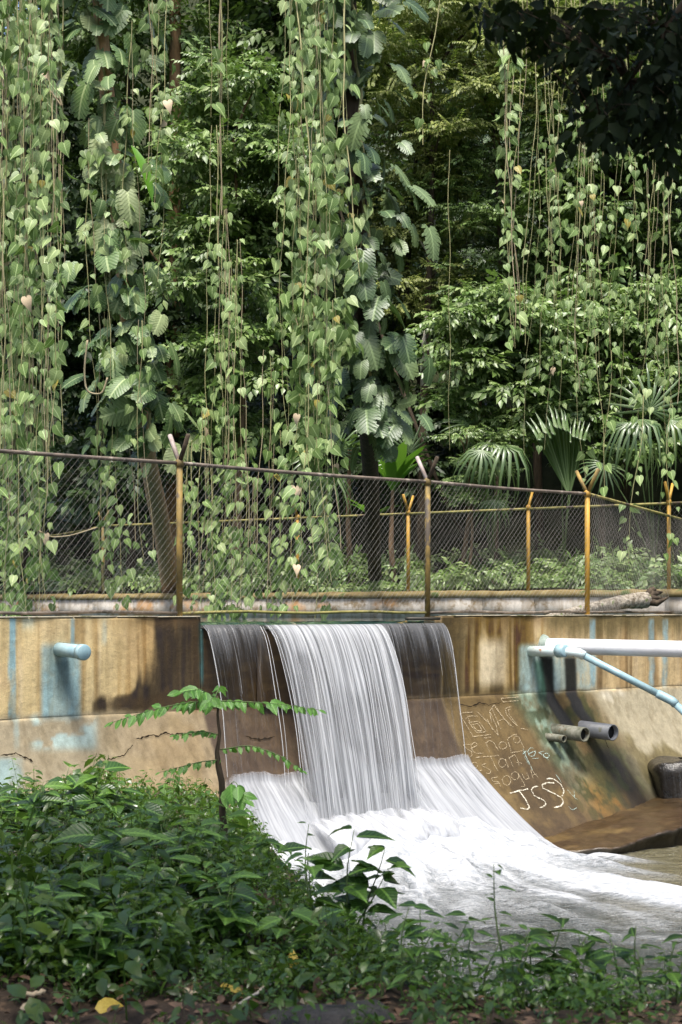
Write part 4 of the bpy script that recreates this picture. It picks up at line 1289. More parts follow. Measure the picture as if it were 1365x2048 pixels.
# ------------------------------------------------------------------ leaf shapes
def leaf_shape(stations, tip=1.0, fold=0.25, droop=0.15, wave=0.0):
    """stations: (y, half width) ; a spine with two sides"""
    V = [(0, 0, 0)]; U = [(0, 0)]
    for k, (y, w) in enumerate(stations):
        zc = -droop * y * y
        V += [(-w, y - 0.0, zc + fold * w + wave * (k % 2)), (0, y, zc), (w, y, zc + fold * w - wave * (k % 2))]
        U += [(-w, y), (0, y), (w, y)]
    V.append((0, tip, -droop * tip * tip)); U.append((0, tip))
    t3, q4 = [[0, 2, 1], [0, 3, 2]], []
    n = len(stations)
    for k in range(n - 1):
        a = 1 + 3 * k
        q4 += [[a, a + 1, a + 4, a + 3], [a + 1, a + 2, a + 5, a + 4]]
    a = 1 + 3 * (n - 1); e = 1 + 3 * n
    t3 += [[a, a + 1, e], [a + 1, a + 2, e]]
    fs = [np.array(t3)]
    if q4: fs.append(np.array(q4))
    return np.array(V, float), fs, np.array(U, float)


def heart_shape(w=0.46, fold=0.18, droop=0.25, curl=0.0):
    # outline of one side, from the notch round the lobe to the tip
    side = [(0.10, -0.13), (0.30, -0.12), (0.44, 0.02), (0.47, 0.20), (0.40, 0.42), (0.24, 0.68), (0.09, 0.88)]
    sp = [0.0, 0.02, 0.10, 0.22, 0.42, 0.68, 0.88]
    V = []; U = []
    for (x, y), s in zip(side, sp):
        x = x * w / 0.46
        zf = lambda xx, yy: fold * abs(xx) - droop * max(yy, 0) ** 2 + curl * xx * 0.5 - 0.5 * xx * xx
        V += [(-x, y, zf(-x, y)), (0, s, zf(0, s)), (x, y, zf(x, y))]
        U += [(-x, y), (0, s), (x, y)]
    V.append((0, 1.06, -droop * 1.1)); U.append((0, 1.06))
    q4, n = [], len(side)
    for k in range(n - 1):
        a = 3 * k
        q4 += [[a, a + 1, a + 4, a + 3], [a + 1, a + 2, a + 5, a + 4]]
    a = 3 * (n - 1)
    return np.array(V), [np.array([[a, a + 1, 3 * n], [a + 1, a + 2, 3 * n]]), np.array(q4)], np.array(U)


def monstera_shape(seed):
    r_ = random.Random(seed)
    V, U, q4, t3 = [], [], [], []
    def pt(x, y):
        V.append((x, y, 0.16 * abs(x) - 0.28 * max(0, y) ** 2 - 0.45 * x * x)); U.append((x, y)); return len(V) - 1
    outline = lambda y: 0.50 * math.sqrt(max(0, math.sin(math.pi * (0.14 + 0.80 * (y + 0.12) / 1.12)))) * (1 - 0.25 * max(0, y))
    ys = np.linspace(-0.02, 0.94, 8)
    for sg in (-1, 1):
        # continuous inner blade along the rib
        inner = []
        for y in ys:
            inner.append((pt(0, y), pt(sg * outline(y) * 0.42, y + 0.03)))
        for (a, b), (c_, d) in zip(inner[:-1], inner[1:]): q4.append([a, b, d, c_])
        tip = pt(0, 1.04); a, b = inner[-1]; t3.append([a, b, tip])
        # fingers with slits between them
        for k in range(7):
            y0, y1 = ys[k], ys[k + 1]
            w0, w1 = outline(y0), outline(y1)
            whole = r_.random() < 0.38
            g = 0.0 if whole else 0.16 + 0.1 * r_.random()
            ln = 1.0 if r_.random() > 0.12 else 0.75
            dy = y1 - y0
            a = inner[k][1]; b = inner[k + 1][1]
            m0 = pt(sg * w0 * 0.75 * ln, y0 + 0.05 + g * dy * 0.6); m1 = pt(sg * w1 * 0.75 * ln, y1 + 0.05 - g * dy * 0.6)
            e0 = pt(sg * w0 * 0.99 * ln, y0 + 0.09 + g * dy); e1 = pt(sg * w1 * 0.99 * ln, y1 + 0.10 - g * dy)
            q4.append([a, m0, m1, b]); q4.append([m0, e0, e1, m1])
        # basal lobe
        y0 = ys[0]; a = inner[0][0]; b = inner[0][1]
        l1 = pt(sg * 0.12, -0.14); l2 = pt(sg * 0.30, -0.12); l3 = pt(sg * outline(y0) * 1.0, 0.02)
        q4.append([a, l1, l2, b]); t3.append([b, l2, l3])
    return np.array(V), [np.array(t3), np.array(q4)], np.array(U)


def leaf_mesh(name, shp, mat): return mesh(name, shp[0], shp[1], mat, True, uv=shp[2])


HEARTS = [leaf_mesh('heart_leaf', heart_shape(w, fo_, dr, cu), M['vine_leaf']) for w, fo_, dr, cu in
          ((0.44, 0.2, 0.2, 0.0), (0.48, 0.3, 0.35, 0.15), (0.40, 0.1, 0.15, -0.2), (0.46, 0.45, 0.3, 0.05))]
M['leaf_old'] = M['leaf_tan']
HEART_OLD = leaf_mesh('heart_leaf_old', heart_shape(0.42, 0.5, 0.5, 0.1), M['leaf_tan'])
MONST = [leaf_mesh('monstera_leaf', monstera_shape(k), M['monstera']) for k in range(6)]
MONST_SHADE = [leaf_mesh('monstera_leaf', monstera_shape(k + 9), M['monstera_shade']) for k in range(6)]
ENT = leaf_mesh('broad_leaf', leaf_shape([(0.12, 0.17), (0.32, 0.30), (0.56, 0.28), (0.8, 0.14)], 1.05, 0.2, 0.25), M['shrub_leaf'])
ENT2 = leaf_mesh('broad_leaf', leaf_shape([(0.10, 0.22), (0.30, 0.36), (0.55, 0.32), (0.82, 0.13)], 1.05, 0.3, 0.4), M['shrub_leaf'])
ENT3 = leaf_mesh('broad_leaf', leaf_shape([(0.12, 0.12), (0.35, 0.20), (0.6, 0.18), (0.85, 0.08)], 1.05, 0.15, 0.3, 0.02), M['shrub_leaf'])
SAP = [leaf_mesh('leaflet', leaf_shape([(0.15, 0.20), (0.42, 0.29), (0.72, 0.20)], 1.0, 0.15, dr), M['sapling_leaf']) for dr in (0.1, 0.3)]


# ------------------------------------------------------------------ hanging vines
def vine(px, ybot, D, nleaf, size, label, group, ytop=-120, sway=0.10, extra=1, leaf_from=None, dens_bottom=1.0, r=0.009, stemmat='vine_stem', tail=0.0, drift=0, dense=1.75):
    top = W(px, ytop, D); bot = W(px + drift, ybot, D)
    root = thing('hanging_vine', top, label, 'vine', group)
    L = top[2] - bot[2]
    if nleaf > 12: sway *= 1.7
    n = max(12, int(L * 3))
    q = np.linspace(0, 1, n)
    ph = rng.random(4) * 6.28
    def path(q, o=0.0):
        x = (bot[0] - top[0]) * q + sway * 0.5 * (np.sin(q * L * 0.7 + ph[0] + o) - math.sin(ph[0] + o)) * q ** 0.5 + 0.02 * np.sin(q * L * 3.1 + ph[1] + o * 2)
        y = sway * 0.4 * (np.sin(q * L * 0.6 + ph[2] + o) - math.sin(ph[2] + o)) + 0.02 * np.sin(q * L * 2.7 + ph[3])
        return np.stack([x, y, -L * q], -1)
    mb = MB(); mb.tube(path(q), r * (1 - 0.5 * q), 5, False); mb.build('stem', M[stemmat], root)
    for k in range(extra):
        qe = np.linspace(0, random.uniform(0.7, 1.03), n)
        mb = MB(); mb.tube(path(qe, 1.5 + k) + np.array([random.uniform(-.13, .13), random.uniform(-.1, .1), 0]), random.uniform(0.004, 0.008), 4, False)
        mb.build('aerial_root', M['root'] if random.random() < .4 else M['vine_stem'], root)
    # leaves
    if nleaf > 12: nleaf, size = int(nleaf * dense), size * 0.86
    q0 = 0.0 if leaf_from is None else (leaf_from - ytop) / (ybot - ytop)
    t_ = q0 + (1 - q0) * rng.random(nleaf) ** (1.0 / dens_bottom)
    if nleaf > 12:      # leaves bunch together here and there
        cl_ = q0 + (1 - q0) * rng.random(max(3, nleaf // 7))
        pick = cl_[rng.integers(len(cl_), size=nleaf)] + rng.normal(size=nleaf) * 0.25 / max(L, 1)
        t_ = np.where(rng.random(nleaf) < 0.45, np.clip(pick, q0, 1), t_)
    t_ = np.sort(t_)
    base = path(t_)
    for i in range(nleaf):
        sgn = -1 if i % 2 else 1
        s = size * (0.45 + 0.95 * rng.random())
        az = rng.normal() * 0.85
        nrm_ = np.array([math.sin(az) * 0.9, -math.cos(az) * 0.9, 0.35 + 0.35 * rng.random()])
        d_ = np.array([sgn * 0.30 + rng.normal() * 0.42, -0.25 + rng.normal() * 0.2, -1.0])
        Rm = frames(d_, nrm_)
        off = np.array([sgn * (0.02 + 0.17 * rng.random() ** 1.5), 0.08 - 0.22 * rng.random(), 0.02])
        me = HEARTS[rng.integers(4)] if rng.random() > 0.008 else HEART_OLD
        obj('leaf', me, root, matrix=mat4(Rm, base[i] + off, s))
    return root


LAB_L = 'slender vine thick with heart shaped leaves in the dense curtain at the edge'
G_L = 'vines of the dense edge curtain'
for k, (px_, yb, n_) in enumerate(((-28, 1235, 60), (-10, 1220, 70), (4, 1238, 75), (15, 1190, 70), (24, 1236, 75), (34, 1225, 70), (45, 1245, 80), (56, 1180, 70), (66, 1225, 75), (78, 1205, 75), (88, 1120, 60), (97, 960, 50))):
    vine(px_, yb, 22.5 + 2.2 * random.random(), n_, 0.20, LAB_L, G_L, extra=3, sway=0.14)
vine(124, 875, 27, 3, 0.16, 'bare double strand of vine hanging beside the dense edge curtain', None, extra=2, sway=0.05, leaf_from=500, r=0.016, stemmat='vine_stem')
LAB_2 = 'leafy vine trailing from the monstera covered trunk down behind the fence'
G_2 = 'vines on the monstera covered trunk'
for px_, yt, yb, n_ in ((205, 300, 1180, 34), (222, 520, 1205, 32), (238, 700, 1215, 30), (180, 240, 920, 30), (262, 40, 640, 26), (300, -100, 560, 26), (285, 640, 1120, 16), (330, -100, 420, 20)):
    vine(px_, yb, 26.5 + random.random(), n_, 0.19, LAB_2, G_2, ytop=yt, extra=1, sway=0.16)
vine(441, 430, 27.5, 4, 0.19, 'pale rope thick bundle of bare aerial roots ending in mid air', None, ytop=-120, extra=5, sway=0.03, leaf_from=150, r=0.022, stemmat='root')
vine(420, 235, 27.2, 5, 0.24, 'thin vine tipped with a few bright hearts beside the bare root bundle', None, extra=0, sway=0.05, leaf_from=90)
LAB_3 = 'straight thin vine between the two clad trunks, leafy towards its foot'
G_3 = 'vines between the two clad trunks'
for px_, yt, yb, n_ in ((404, 820, 1225, 22), (420, 900, 1235, 24), (434, 250, 1190, 34), (447, 420, 1222, 40), (460, 520, 1235, 40), (474, 480, 1228, 36), (492, 900, 1232, 22), (385, 880, 1200, 16), (510, 960, 1225, 18), (540, 700, 1215, 22), (560, 860, 1238, 24)):
    vine(px_, yb, 25.5 + 1.2 * random.random(), n_, 0.185, LAB_3, G_3, ytop=yt, extra=2, sway=0.1, dens_bottom=1.6)
LAB_4 = 'vine hung with large pale hearts in the thick central curtain'
G_4 = 'vines of the central curtain'
for k, (px_, yb, n_) in enumerate(((575, 900, 32), (588, 720, 42), (600, 1010, 52), (612, 880, 52), (624, 1060, 58), (634, 930, 56), (645, 1180, 62), (655, 860, 50), (667, 980, 48), (680, 560, 36), (606, 1215, 50), (630, 1225, 40), (690, 700, 40), (706, 420, 26), (668, 1120, 40))):
    vine(px_, yb, 25.5 + 1.5 * random.random(), n_, 0.225, LAB_4, G_4, extra=1, sway=0.16, ytop=-120 if k < 10 else 600)
vine(697, 560, 25.2, 14, 0.23, 'thick pale vine with a kinked tip hanging free beside the central curtain', None, extra=0, sway=0.2, r=0.018)
vine(590, 640, 25.0, 16, 0.23, 'thick pale vine on the near side of the central curtain, curved at its tip', None, extra=0, sway=0.2, r=0.016)
vine(620, 1190, 24.4, 20, 0.20, 'lone vine dangling over the rear wall beside the spillway', None, extra=1, sway=0.2, ytop=760, r=0.012)
vine(893, 300, 27, 14, 0.18, 'short twisting vine high up between the central curtain and the dark branch', None, extra=0, sway=0.35, r=0.014)
vine(1020, 690, 26, 40, 0.20, 'long pale vine hung with bright hearts below the leaning trunk', None, extra=1, sway=0.12, ytop=60, r=0.016)
vine(898, 900, 29, 0, 0.2, 'hair thin bare vine in the dark gap beyond the central curtain', None, extra=0, sway=0.03, ytop=300, r=0.008)
LAB_5 = 'fine vine with small sparse hearts in the airy curtain below the dark branch'
G_5 = 'vines of the airy curtain'
for px_, yt, yb, n_ in ((1046, 330, 700, 18), (1062, 240, 620, 16), (1078, 280, 760, 26), (1098, 200, 560, 20), (1118, 150, 820, 34), (1136, 180, 720, 30), (1152, 240, 640, 22), (1168, 230, 780, 30), (1186, 260, 620, 22), (1204, 260, 760, 26), (1226, 240, 700, 26), (1244, 280, 820, 28), (1262, 260, 660, 22), (1286, 240, 860, 28), (1306, 280, 720, 24), (1330, 300, 960, 30), (1352, 300, 900, 24), (1180, 560, 960, 14), (1090, 620, 900, 14)):
    vine(px_, yb, 28 + 2.5 * random.random(), n_, 0.18, LAB_5, G_5, ytop=yt - 330, leaf_from=yt, extra=1, sway=0.2, r=0.008, dense=1.05)
LAB_6 = 'trailing vine creeping over the side fence near the yellow corner post'
for px_, yt, yb, n_ in ((1225, 700, 1000, 12), (1290, 780, 1130, 16), (1340, 800, 1120, 14)):
    vine(px_, yb, 28.5, n_, 0.17, LAB_6, 'vines by the corner post', ytop=yt, extra=0, sway=0.3)
# a looping tendril
for pts, D_, lab in (([(175, 680), (168, 740), (172, 785), (205, 790), (215, 755)], 26.0, 'bare looping tendril curling out from the monstera trunk'),
                     ([(100, 180), (125, 215), (118, 190)], 25.0, 'bare tendril bridging from the edge curtain to the monstera'),
                     ([(60, 1050), (100, 1075), (140, 1072), (198, 1054)], 33.0, 'slack mossy cable hanging between the curtain and the far post')):
    P = np.array([W(x, y, D_) for x, y in pts]); k = len(P)
    q = np.linspace(0, k - 1, 24); Pq = np.stack([np.interp(q, np.arange(k), P[:, c]) for c in range(3)], 1)
    for _ in range(4): Pq[1:-1] = (Pq[:-2] + 2 * Pq[1:-1] + Pq[2:]) / 4
    o = MB().tube(Pq - P[0], 0.018, 6).build('tendril', M['root'], matrix=Matrix.Translation(P[0].tolist()))
    tag(o, lab, 'vine')


# ------------------------------------------------------------------ clad trunks and monstera
def trunk_tree(name, pts, radii, mat, label, cat='tree', sides=14, limbs=()):
    P = np.array(pts, float)
    root = thing(name, P[0], label, cat)
    k = len(P)
    q = np.linspace(0, k - 1, 10 * (k - 1) + 1)
    Pq = np.stack([np.interp(q, np.arange(k), P[:, c]) for c in range(3)], 1)
    for _ in range(6): Pq[1:-1] = (Pq[:-2] + 2 * Pq[1:-1] + Pq[2:]) / 4
    rq = np.interp(q, np.arange(k), radii) * (0.9 + 0.22 * fbm(q * 2.1, q * 0 + P[0, 0], 3))
    mb = MB(); mb.tube(Pq - P[0], rq, sides); mb.build('trunk', mat, root)
    for a, b, r in limbs:
        a, b = np.array(a), np.array(b)
        m = (a + b) / 2 + jit(1, 0.15)[0]
        mb = MB(); mb.tube([a - P[0], m - P[0], b - P[0]], [r, r * 0.7, r * 0.35], 8); mb.build('limb', mat, root)
    return root


D2 = 27.5
trunk_tree('leaning_tree', [W(345, 1192, 37.2), W(325, 1060, 33.5), W(300, 940, 29.5), W(268, 760, D2), W(245, 500, D2), W(220, 250, D2), W(200, 30, D2), W(190, -180, D2)],
           [0.25, 0.21, 0.19, 0.17, 0.16, 0.15, 0.13, 0.12], simple_mat('bark_brown', (0.40, 0.22, 0.12), (0.60, 0.38, 0.23), 5, 0.9, 0.2, 0.9, 0.04, (3, 3, 0.5)), 'brown leaning trunk clad in monstera, its bare foot behind the fence')
trunk_tree('clad_tree', [W(752, 1188, 35.8), W(745, 1020, 32), W(735, 800, 27.8), W(722, 500, 27.5), W(705, 250, 27.5), W(688, -180, 27.5)],
           [0.17, 0.17, 0.19, 0.20, 0.19, 0.17], M['bark_dark'], 'dark trunk behind the central vine curtain, clad in monstera')


def monstera(label, path, n, size, spread, seed, LV=None):
    LV = LV or MONST
    P = np.array(path, float)
    root = thing('climbing_monstera', P[0], label, 'climber')
    r_ = np.random.default_rng(seed)
    k = len(P)
    mb = MB(); q = np.linspace(0, k - 1, 40)
    at_ = lambda q: np.stack([np.interp(q, np.arange(k), P[:, c]) for c in range(3)], -1)
    mb.tube(at_(q) - P[0] + np.array([0.0, -0.2, 0]) + 0.05 * np.stack([np.sin(q * 9), np.cos(q * 7), q * 0], 1), 0.03, 7); mb.build('stem', M['vine_stem'], root)
    ts = (np.arange(n) + r_.random(n)) / n * (k - 1)
    for i, tq in enumerate(ts):
        c = at_(np.array(tq)) - P[0]
        az = r_.normal() * 0.6 + (0.75 if i % 2 else -0.75)
        outv = np.array([math.sin(az), -math.cos(az), 0])
        d_ = outv * (0.55 + 0.3 * r_.random()) + np.array([0, 0, -0.75 - 0.3 * r_.random()]) + r_.normal(size=3) * 0.36
        nr = outv * 0.6 + np.array([0, -0.1, 0.75]) + r_.normal(size=3) * 0.34
        s = size * (0.5 + 0.75 * r_.random())
        b_ = c + outv * (0.10 + 1.5 * spread * r_.random() ** 1.3) + np.array([0.25 * r_.normal() * spread * 2, 0, 0.12 + 0.2 * r_.normal()])
        lf = obj('leaf', LV[int(r_.integers(6))], root, matrix=mat4(frames(d_, nr), b_, s))
    mb = MB()
    return root


monstera('broad monstera with split pale leaves climbing the brown leaning trunk', [W(330, 920, D2), W(290, 800, D2), W(262, 680, D2), W(240, 480, D2), W(218, 250, D2), W(196, 30, D2), W(192, -60, D2)], 215, 0.50, 0.46, 3)
monstera('broad monstera climbing the dark trunk beside the central vine curtain', [W(757, 900, 27.5), W(745, 780, 27.5), W(742, 640, 27.5), W(735, 480, 27.4), W(722, 260, 27.4), W(712, 60, 27.4), W(705, -60, 27.4)], 205, 0.50, 0.52, 8, MONST_SHADE)
# glossy banana-like strap leaf hanging at the clad trunk
o = obj('strap_leaf', mesh('strap_leaf', *leaf_shape([(0.1, 0.05), (0.3, 0.09), (0.6, 0.10), (0.85, 0.06)], 1.0, 0.5, 0.25)[:2], M['palm_bright']), None,
        'long glossy deep green strap leaf hanging out beside the monstera trunk', 'leaf', matrix=mat4(frames([0.45, -0.2, -0.75], [0.5, -0.6, 0.5]), W(262, 290, 26.8), 1.15))


# ------------------------------------------------------------------ background trees
def spray_template(n=9, leaf=(0.34, 0.17), mids=1, ternate=False):
    V, T3, Q4 = [], [], []
    st = [(0.45, leaf[1] * 0.55 / leaf[0])] if mids == 1 else [(0.25, 0.26), (0.6, 0.24)]
    sv, sf_, _ = leaf_shape(st, 1.0, 0.3, 0.25)
    m = 0
    for i in range(n):
        y = i / (n - 1)
        sg = -1 if i % 2 else 1
        ang = sg * (0.95 - 0.55 * y) if i < n - 1 else 0.0
        d_ = np.array([math.sin(ang), math.cos(ang), -0.28 + 0.3 * random.uniform(-1, 1)])
        n_ = np.array([random.uniform(-.35, .35), random.uniform(-.35, .35), 1.0])
        Rm = frames(d_, n_)
        p = np.array([0.03 * sg, y * 0.85, -0.16 * y * y])
        s = leaf[0] * random.uniform(0.75, 1.2)
        V.append((sv @ Rm.T) * s + p)
        T3.append(sf_[0] + m)
        if len(sf_) > 1: Q4.append(sf_[1] + m)
        m += len(sv)
    fs = [np.concatenate(T3)]
    if Q4: fs.append(np.concatenate(Q4))
    return np.concatenate(V), fs


SPR = [spray_template(9), spray_template(11, (0.28, 0.14)), spray_template(7, (0.42, 0.2))]
SPR_FINE = [spray_template(13, (0.22, 0.10)), spray_template(15, (0.19, 0.09))]
SPR_NEAR = [spray_template(7, (0.40, 0.2), 2), spray_template(5, (0.5, 0.25), 2), spray_template(9, (0.32, 0.16), 2)]


def crown_mesh(name, clumps, per, size, mat, templates, flat=0.4, up=0.75):
    """clumps: centre, radius; sprays sit over each clump's upper and outer shell"""
    Vs, Fs, n0 = [], {}, 0
    C = np.array([c for c, _ in clumps]); Rr = np.array([r for _, r in clumps])
    N = len(C) * per
    idx = rng.integers(len(C), size=N) if False else np.repeat(np.arange(len(C)), per)
    d = norm(rng.normal(size=(N, 3)))
    d[:, 2] = np.abs(d[:, 2]) * 0.9 - 0.25
    rad = Rr[idx] * rng.random(N) ** 0.4
    pos = C[idx] + d * rad[:, None] * np.array([1, 1, flat])
    ax = norm(d * np.array([1, 1, 0.25]) + rng.normal(size=(N, 3)) * 0.35 + np.array([0, -0.3, -0.12]))
    nr = norm(np.array([0, -0.25, up]) + d * 0.4 + rng.normal(size=(N, 3)) * 0.28)
    Rm = frames(ax, nr)
    sc = size * (0.7 + 0.6 * rng.random(N))
    k = len(templates)
    for q, (tv, tf) in enumerate(templates):
        sel = np.arange(N) % k == q
        V, fs = scatter(tv, tf, pos[sel], Rm[sel], sc[sel])
        for f in fs: Fs.setdefault(f.shape[1], []).append(f + n0)
        Vs.append(V); n0 += len(V)
    return mesh(name, np.concatenate(Vs), [np.concatenate(f) for f in Fs.values()], mat, True)


def tree(name, box, D, nclump, per, size, mk, templates, label, depth=2.2, rclump=0.8, trunk_px=None, tr=0.12, bark='bark_dark', cat='tree', group=None, flat=0.38, up=0.75, base_y=None, limbs=5):
    x0, x1, y0, y1 = box
    cx = (x0 + x1) / 2
    tp = cx if trunk_px is None else trunk_px
    base = W(tp, 1180, D)
    base[2] = float(hill_h(np.array(base[0]), np.array(base[1]))) - 0.1
    root = thing(name, base, label, cat, group)
    cl = []
    for _ in range(nclump):
        a = random.uniform(0, 6.283); rr = math.sqrt(random.random())
        px = cx + (x1 - x0) / 2 * (rr * math.cos(a)) * 1.05
        py = (y0 + y1) / 2 + (y1 - y0) / 2 * (rr * math.sin(a)) * 1.05
        c = W(px, py, D + random.uniform(-depth, depth) * 0.6)
        cl.append((c - base, rclump * random.uniform(0.6, 1.35)))
    topz = W(cx, y0 + 0.2 * (y1 - y0), D)[2]
    n = 9
    q = np.linspace(0, 1, n)
    P = np.stack([q * (W(cx, 0, D)[0] - base[0]) * 0.6 + 0.12 * np.sin(q * 5 + cx), 0.1 * np.cos(q * 4 + cx), q * (topz - base[2])], 1)
    mb = MB(); mb.tube(P, tr * (1.15 - 0.75 * q), 10); mb.build('trunk', M[bark], root)
    for c, r_ in random.sample(cl, min(limbs, len(cl))):
        qz = np.clip(c[2] - abs(c[0]) * 0.5 - 0.6, 0.4, topz - base[2]) / max(0.5, topz - base[2])
        a = np.array([np.interp(qz, q, P[:, k]) for k in range(3)])
        mb = MB(); mb.tube([a, (a + c) / 2 + np.array([0, 0, 0.15]), c], [tr * 0.5, tr * 0.32, tr * 0.12], 6); mb.build('limb', M[bark], root)
    obj('crown', crown_mesh('crown', cl, per, size, M[mk], templates, flat, up), root)
    return root


# understory and background trees, each where it stands
tree('broadleaf_tree', (340, 600, 130, 880), 36, 100, 26, 0.55, 'crown_pale', SPR, 'pale layered broadleaf tree between the orange trunk and the central curtain', 2.0, 0.75, 480, 0.09, 'bark')
tree('broadleaf_tree', (850, 1120, 590, 890), 35, 60, 26, 0.52, 'crown_pale', SPR, 'pale leafy young tree above the fan palms', 1.6, 0.6, 930, 0.06, 'bark')
tree('broadleaf_tree', (900, 1010, 820, 1010), 34.2, 16, 30, 0.36, 'crown_pale', SPR_FINE, 'small bright bushy tree between the drooping palm and the rusty post', 0.8, 0.4, 930, 0.04, 'bark')
tree('forest_tree', (-80, 150, -80, 950), 38, 46, 26, 0.75, 'crown_shade', SPR, 'dark tree filling the gap behind the dense edge curtain', 2, 1.0)
tree('forest_tree', (-120, 220, -200, 260), 43, 50, 26, 0.75, 'crown_mid', SPR, 'tall forest tree at the top behind the dense edge curtain', 2.5, 1.1)
tree('forest_tree', (110, 430, -80, 560), 40, 76, 26, 0.6, 'crown_mid', SPR, 'mid green forest tree high behind the monstera trunk', 2.5, 1.0, 260)
tree('forest_tree', (120, 420, 500, 1040), 39, 36, 24, 0.75, 'crown_shade', SPR, 'low dark tree behind the foot of the leaning trunk', 2, 0.9, 210)
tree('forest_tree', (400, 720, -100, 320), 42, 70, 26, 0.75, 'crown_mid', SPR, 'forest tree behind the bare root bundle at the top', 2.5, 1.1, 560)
tree('forest_tree', (480, 800, 330, 1000), 41, 50, 24, 0.7, 'crown_shade', SPR, 'dark tree in shade behind the central curtain', 2, 1.0, 640)
tree('forest_tree', (720, 1010, -100, 280), 38.5, 80, 30, 0.55, 'crown_yellow', SPR_FINE, 'sunny yellow green fine leaved tree at the top beside the dark branch', 2.5, 0.9, 850)
tree('forest_tree', (750, 950, 220, 640), 40, 84, 28, 0.5, 'crown_yellow', SPR_FINE, 'olive fine leaved tree below the sunny tree, beside the clad trunk', 2.5, 0.9, 800)
tree('forest_tree', (880, 1090, 160, 620), 39, 64, 26, 0.5, 'crown_mid', SPR_FINE, 'feathery green tree around the leaning brown branch', 2, 0.8, 1000, 0.08)
tree('forest_tree', (940, 1240, -120, 230), 39.5, 70, 28, 0.6, 'crown_yellow', SPR_FINE, 'pale yellow green tree behind the tip of the dark branch', 2.5, 1.0, 1080)
tree('forest_tree', (1080, 1430, 180, 620), 39, 84, 26, 0.55, 'crown_mid', SPR, 'green tree behind the upper part of the airy curtain', 2.5, 0.9, 1260)
tree('forest_tree', (1050, 1430, 540, 920), 36.5, 84, 26, 0.5, 'crown_pale', SPR, 'green tree behind the upright fan palm', 1.8, 0.8, 1200, 0.09)
tree('forest_tree', (1180, 1500, -150, 300), 44, 50, 26, 0.7, 'crown_mid', SPR, 'tall forest tree behind the dark branch', 2.5, 1.1, 1330)
tree('forest_tree', (740, 960, 620, 1000), 40, 34, 24, 0.6, 'crown_shade', SPR, 'dark tree in the hollow beside the clad trunk', 1.8, 0.8, 830)
tree('forest_tree', (1420, 1760, -150, 980), 37, 80, 24, 0.75, 'crown_mid', SPR, 'green tree just past the picture edge beyond the side fence', 2.5, 1.0)
# orange trunk, slender pale trunks, leaning trunk
trunk_tree('orange_tree', [W(345, 1190, 39), W(346, 800, 39), W(349, 450, 39), W(350, 150, 39), W(352, -200, 39)], [0.20, 0.18, 0.17, 0.16, 0.14], M['bark_orange'],
           'straight orange brown trunk beside the pale layered tree', limbs=[(W(348, 330, 39), W(400, 290, 38.6), 0.05), (W(347, 560, 39), W(300, 500, 38.5), 0.05)])
trunk_tree('slender_tree', [W(836, 1190, 41), W(846, 780, 38.6), W(850, 650, 38.0), W(868, 580, 40.5), W(866, 520, 38.6), W(866, 450, 38.6), W(880, 400, 42)], [0.09, 0.07, 0.065, 0.06, 0.06, 0.055, 0.03], M['bark_pale'],
           'slender pale crooked trunk in the dark gap beside the clad trunk', limbs=[(W(866, 520, 38.6), W(800, 450, 39), 0.03)])
trunk_tree('branch_tree', [W(1040, 1190, 43), W(1030, 700, 43), W(1015, 400, 42), W(985, 240, 40), W(962, 180, 40), W(935, 60, 41)], [0.15, 0.13, 0.12, 0.11, 0.09, 0.06], M['bark_orange'],
           'brown trunk leaning away from the long pale vine', limbs=[(W(985, 240, 40), W(1050, 150, 40), 0.03), (W(970, 190, 40), W(900, 110, 40), 0.03)])
trunk_tree('slender_tree', [W(1010, 1185, 39), W(905, 1040, 36.5), W(770, 690, 38), W(640, 300, 39)], [0.05, 0.05, 0.05, 0.03], M['bark_dark'], 'thin dark sapling stem slanting across the gap by the clad trunk')

# the far wooded slope reads as one mass
cl = []
for _ in range(640):
    px, D = random.uniform(-300, 1650), random.uniform(46, 66)
    x = (px - PXC) / F * D
    z = float(hill_h(np.array(x), np.array(D))) + random.uniform(0.3, 3.2)
    cl.append((np.array([x, D, z]), random.uniform(0.8, 1.6)))
obj('forest', crown_mesh('forest', cl, 16, 1.0, M['crown_shade'], [SPR[0], SPR[2]], 0.6, 0.7), kind='stuff')
# undergrowth behind the rear wall
cl = []
for _ in range(210):
    s, v = random.uniform(-7, 20), random.uniform(0.8, 6)
    p = rear(s, -v, 0); p[2] = float(hill_h(p[0], p[1])) + random.uniform(0.0, 0.30 + 0.13 * v)
    cl.append((p, random.uniform(0.25, 0.55)))
obj('undergrowth', crown_mesh('undergrowth', cl, 22, 0.42, M['crown_pale'], SPR, 0.7, 0.8), kind='stuff')


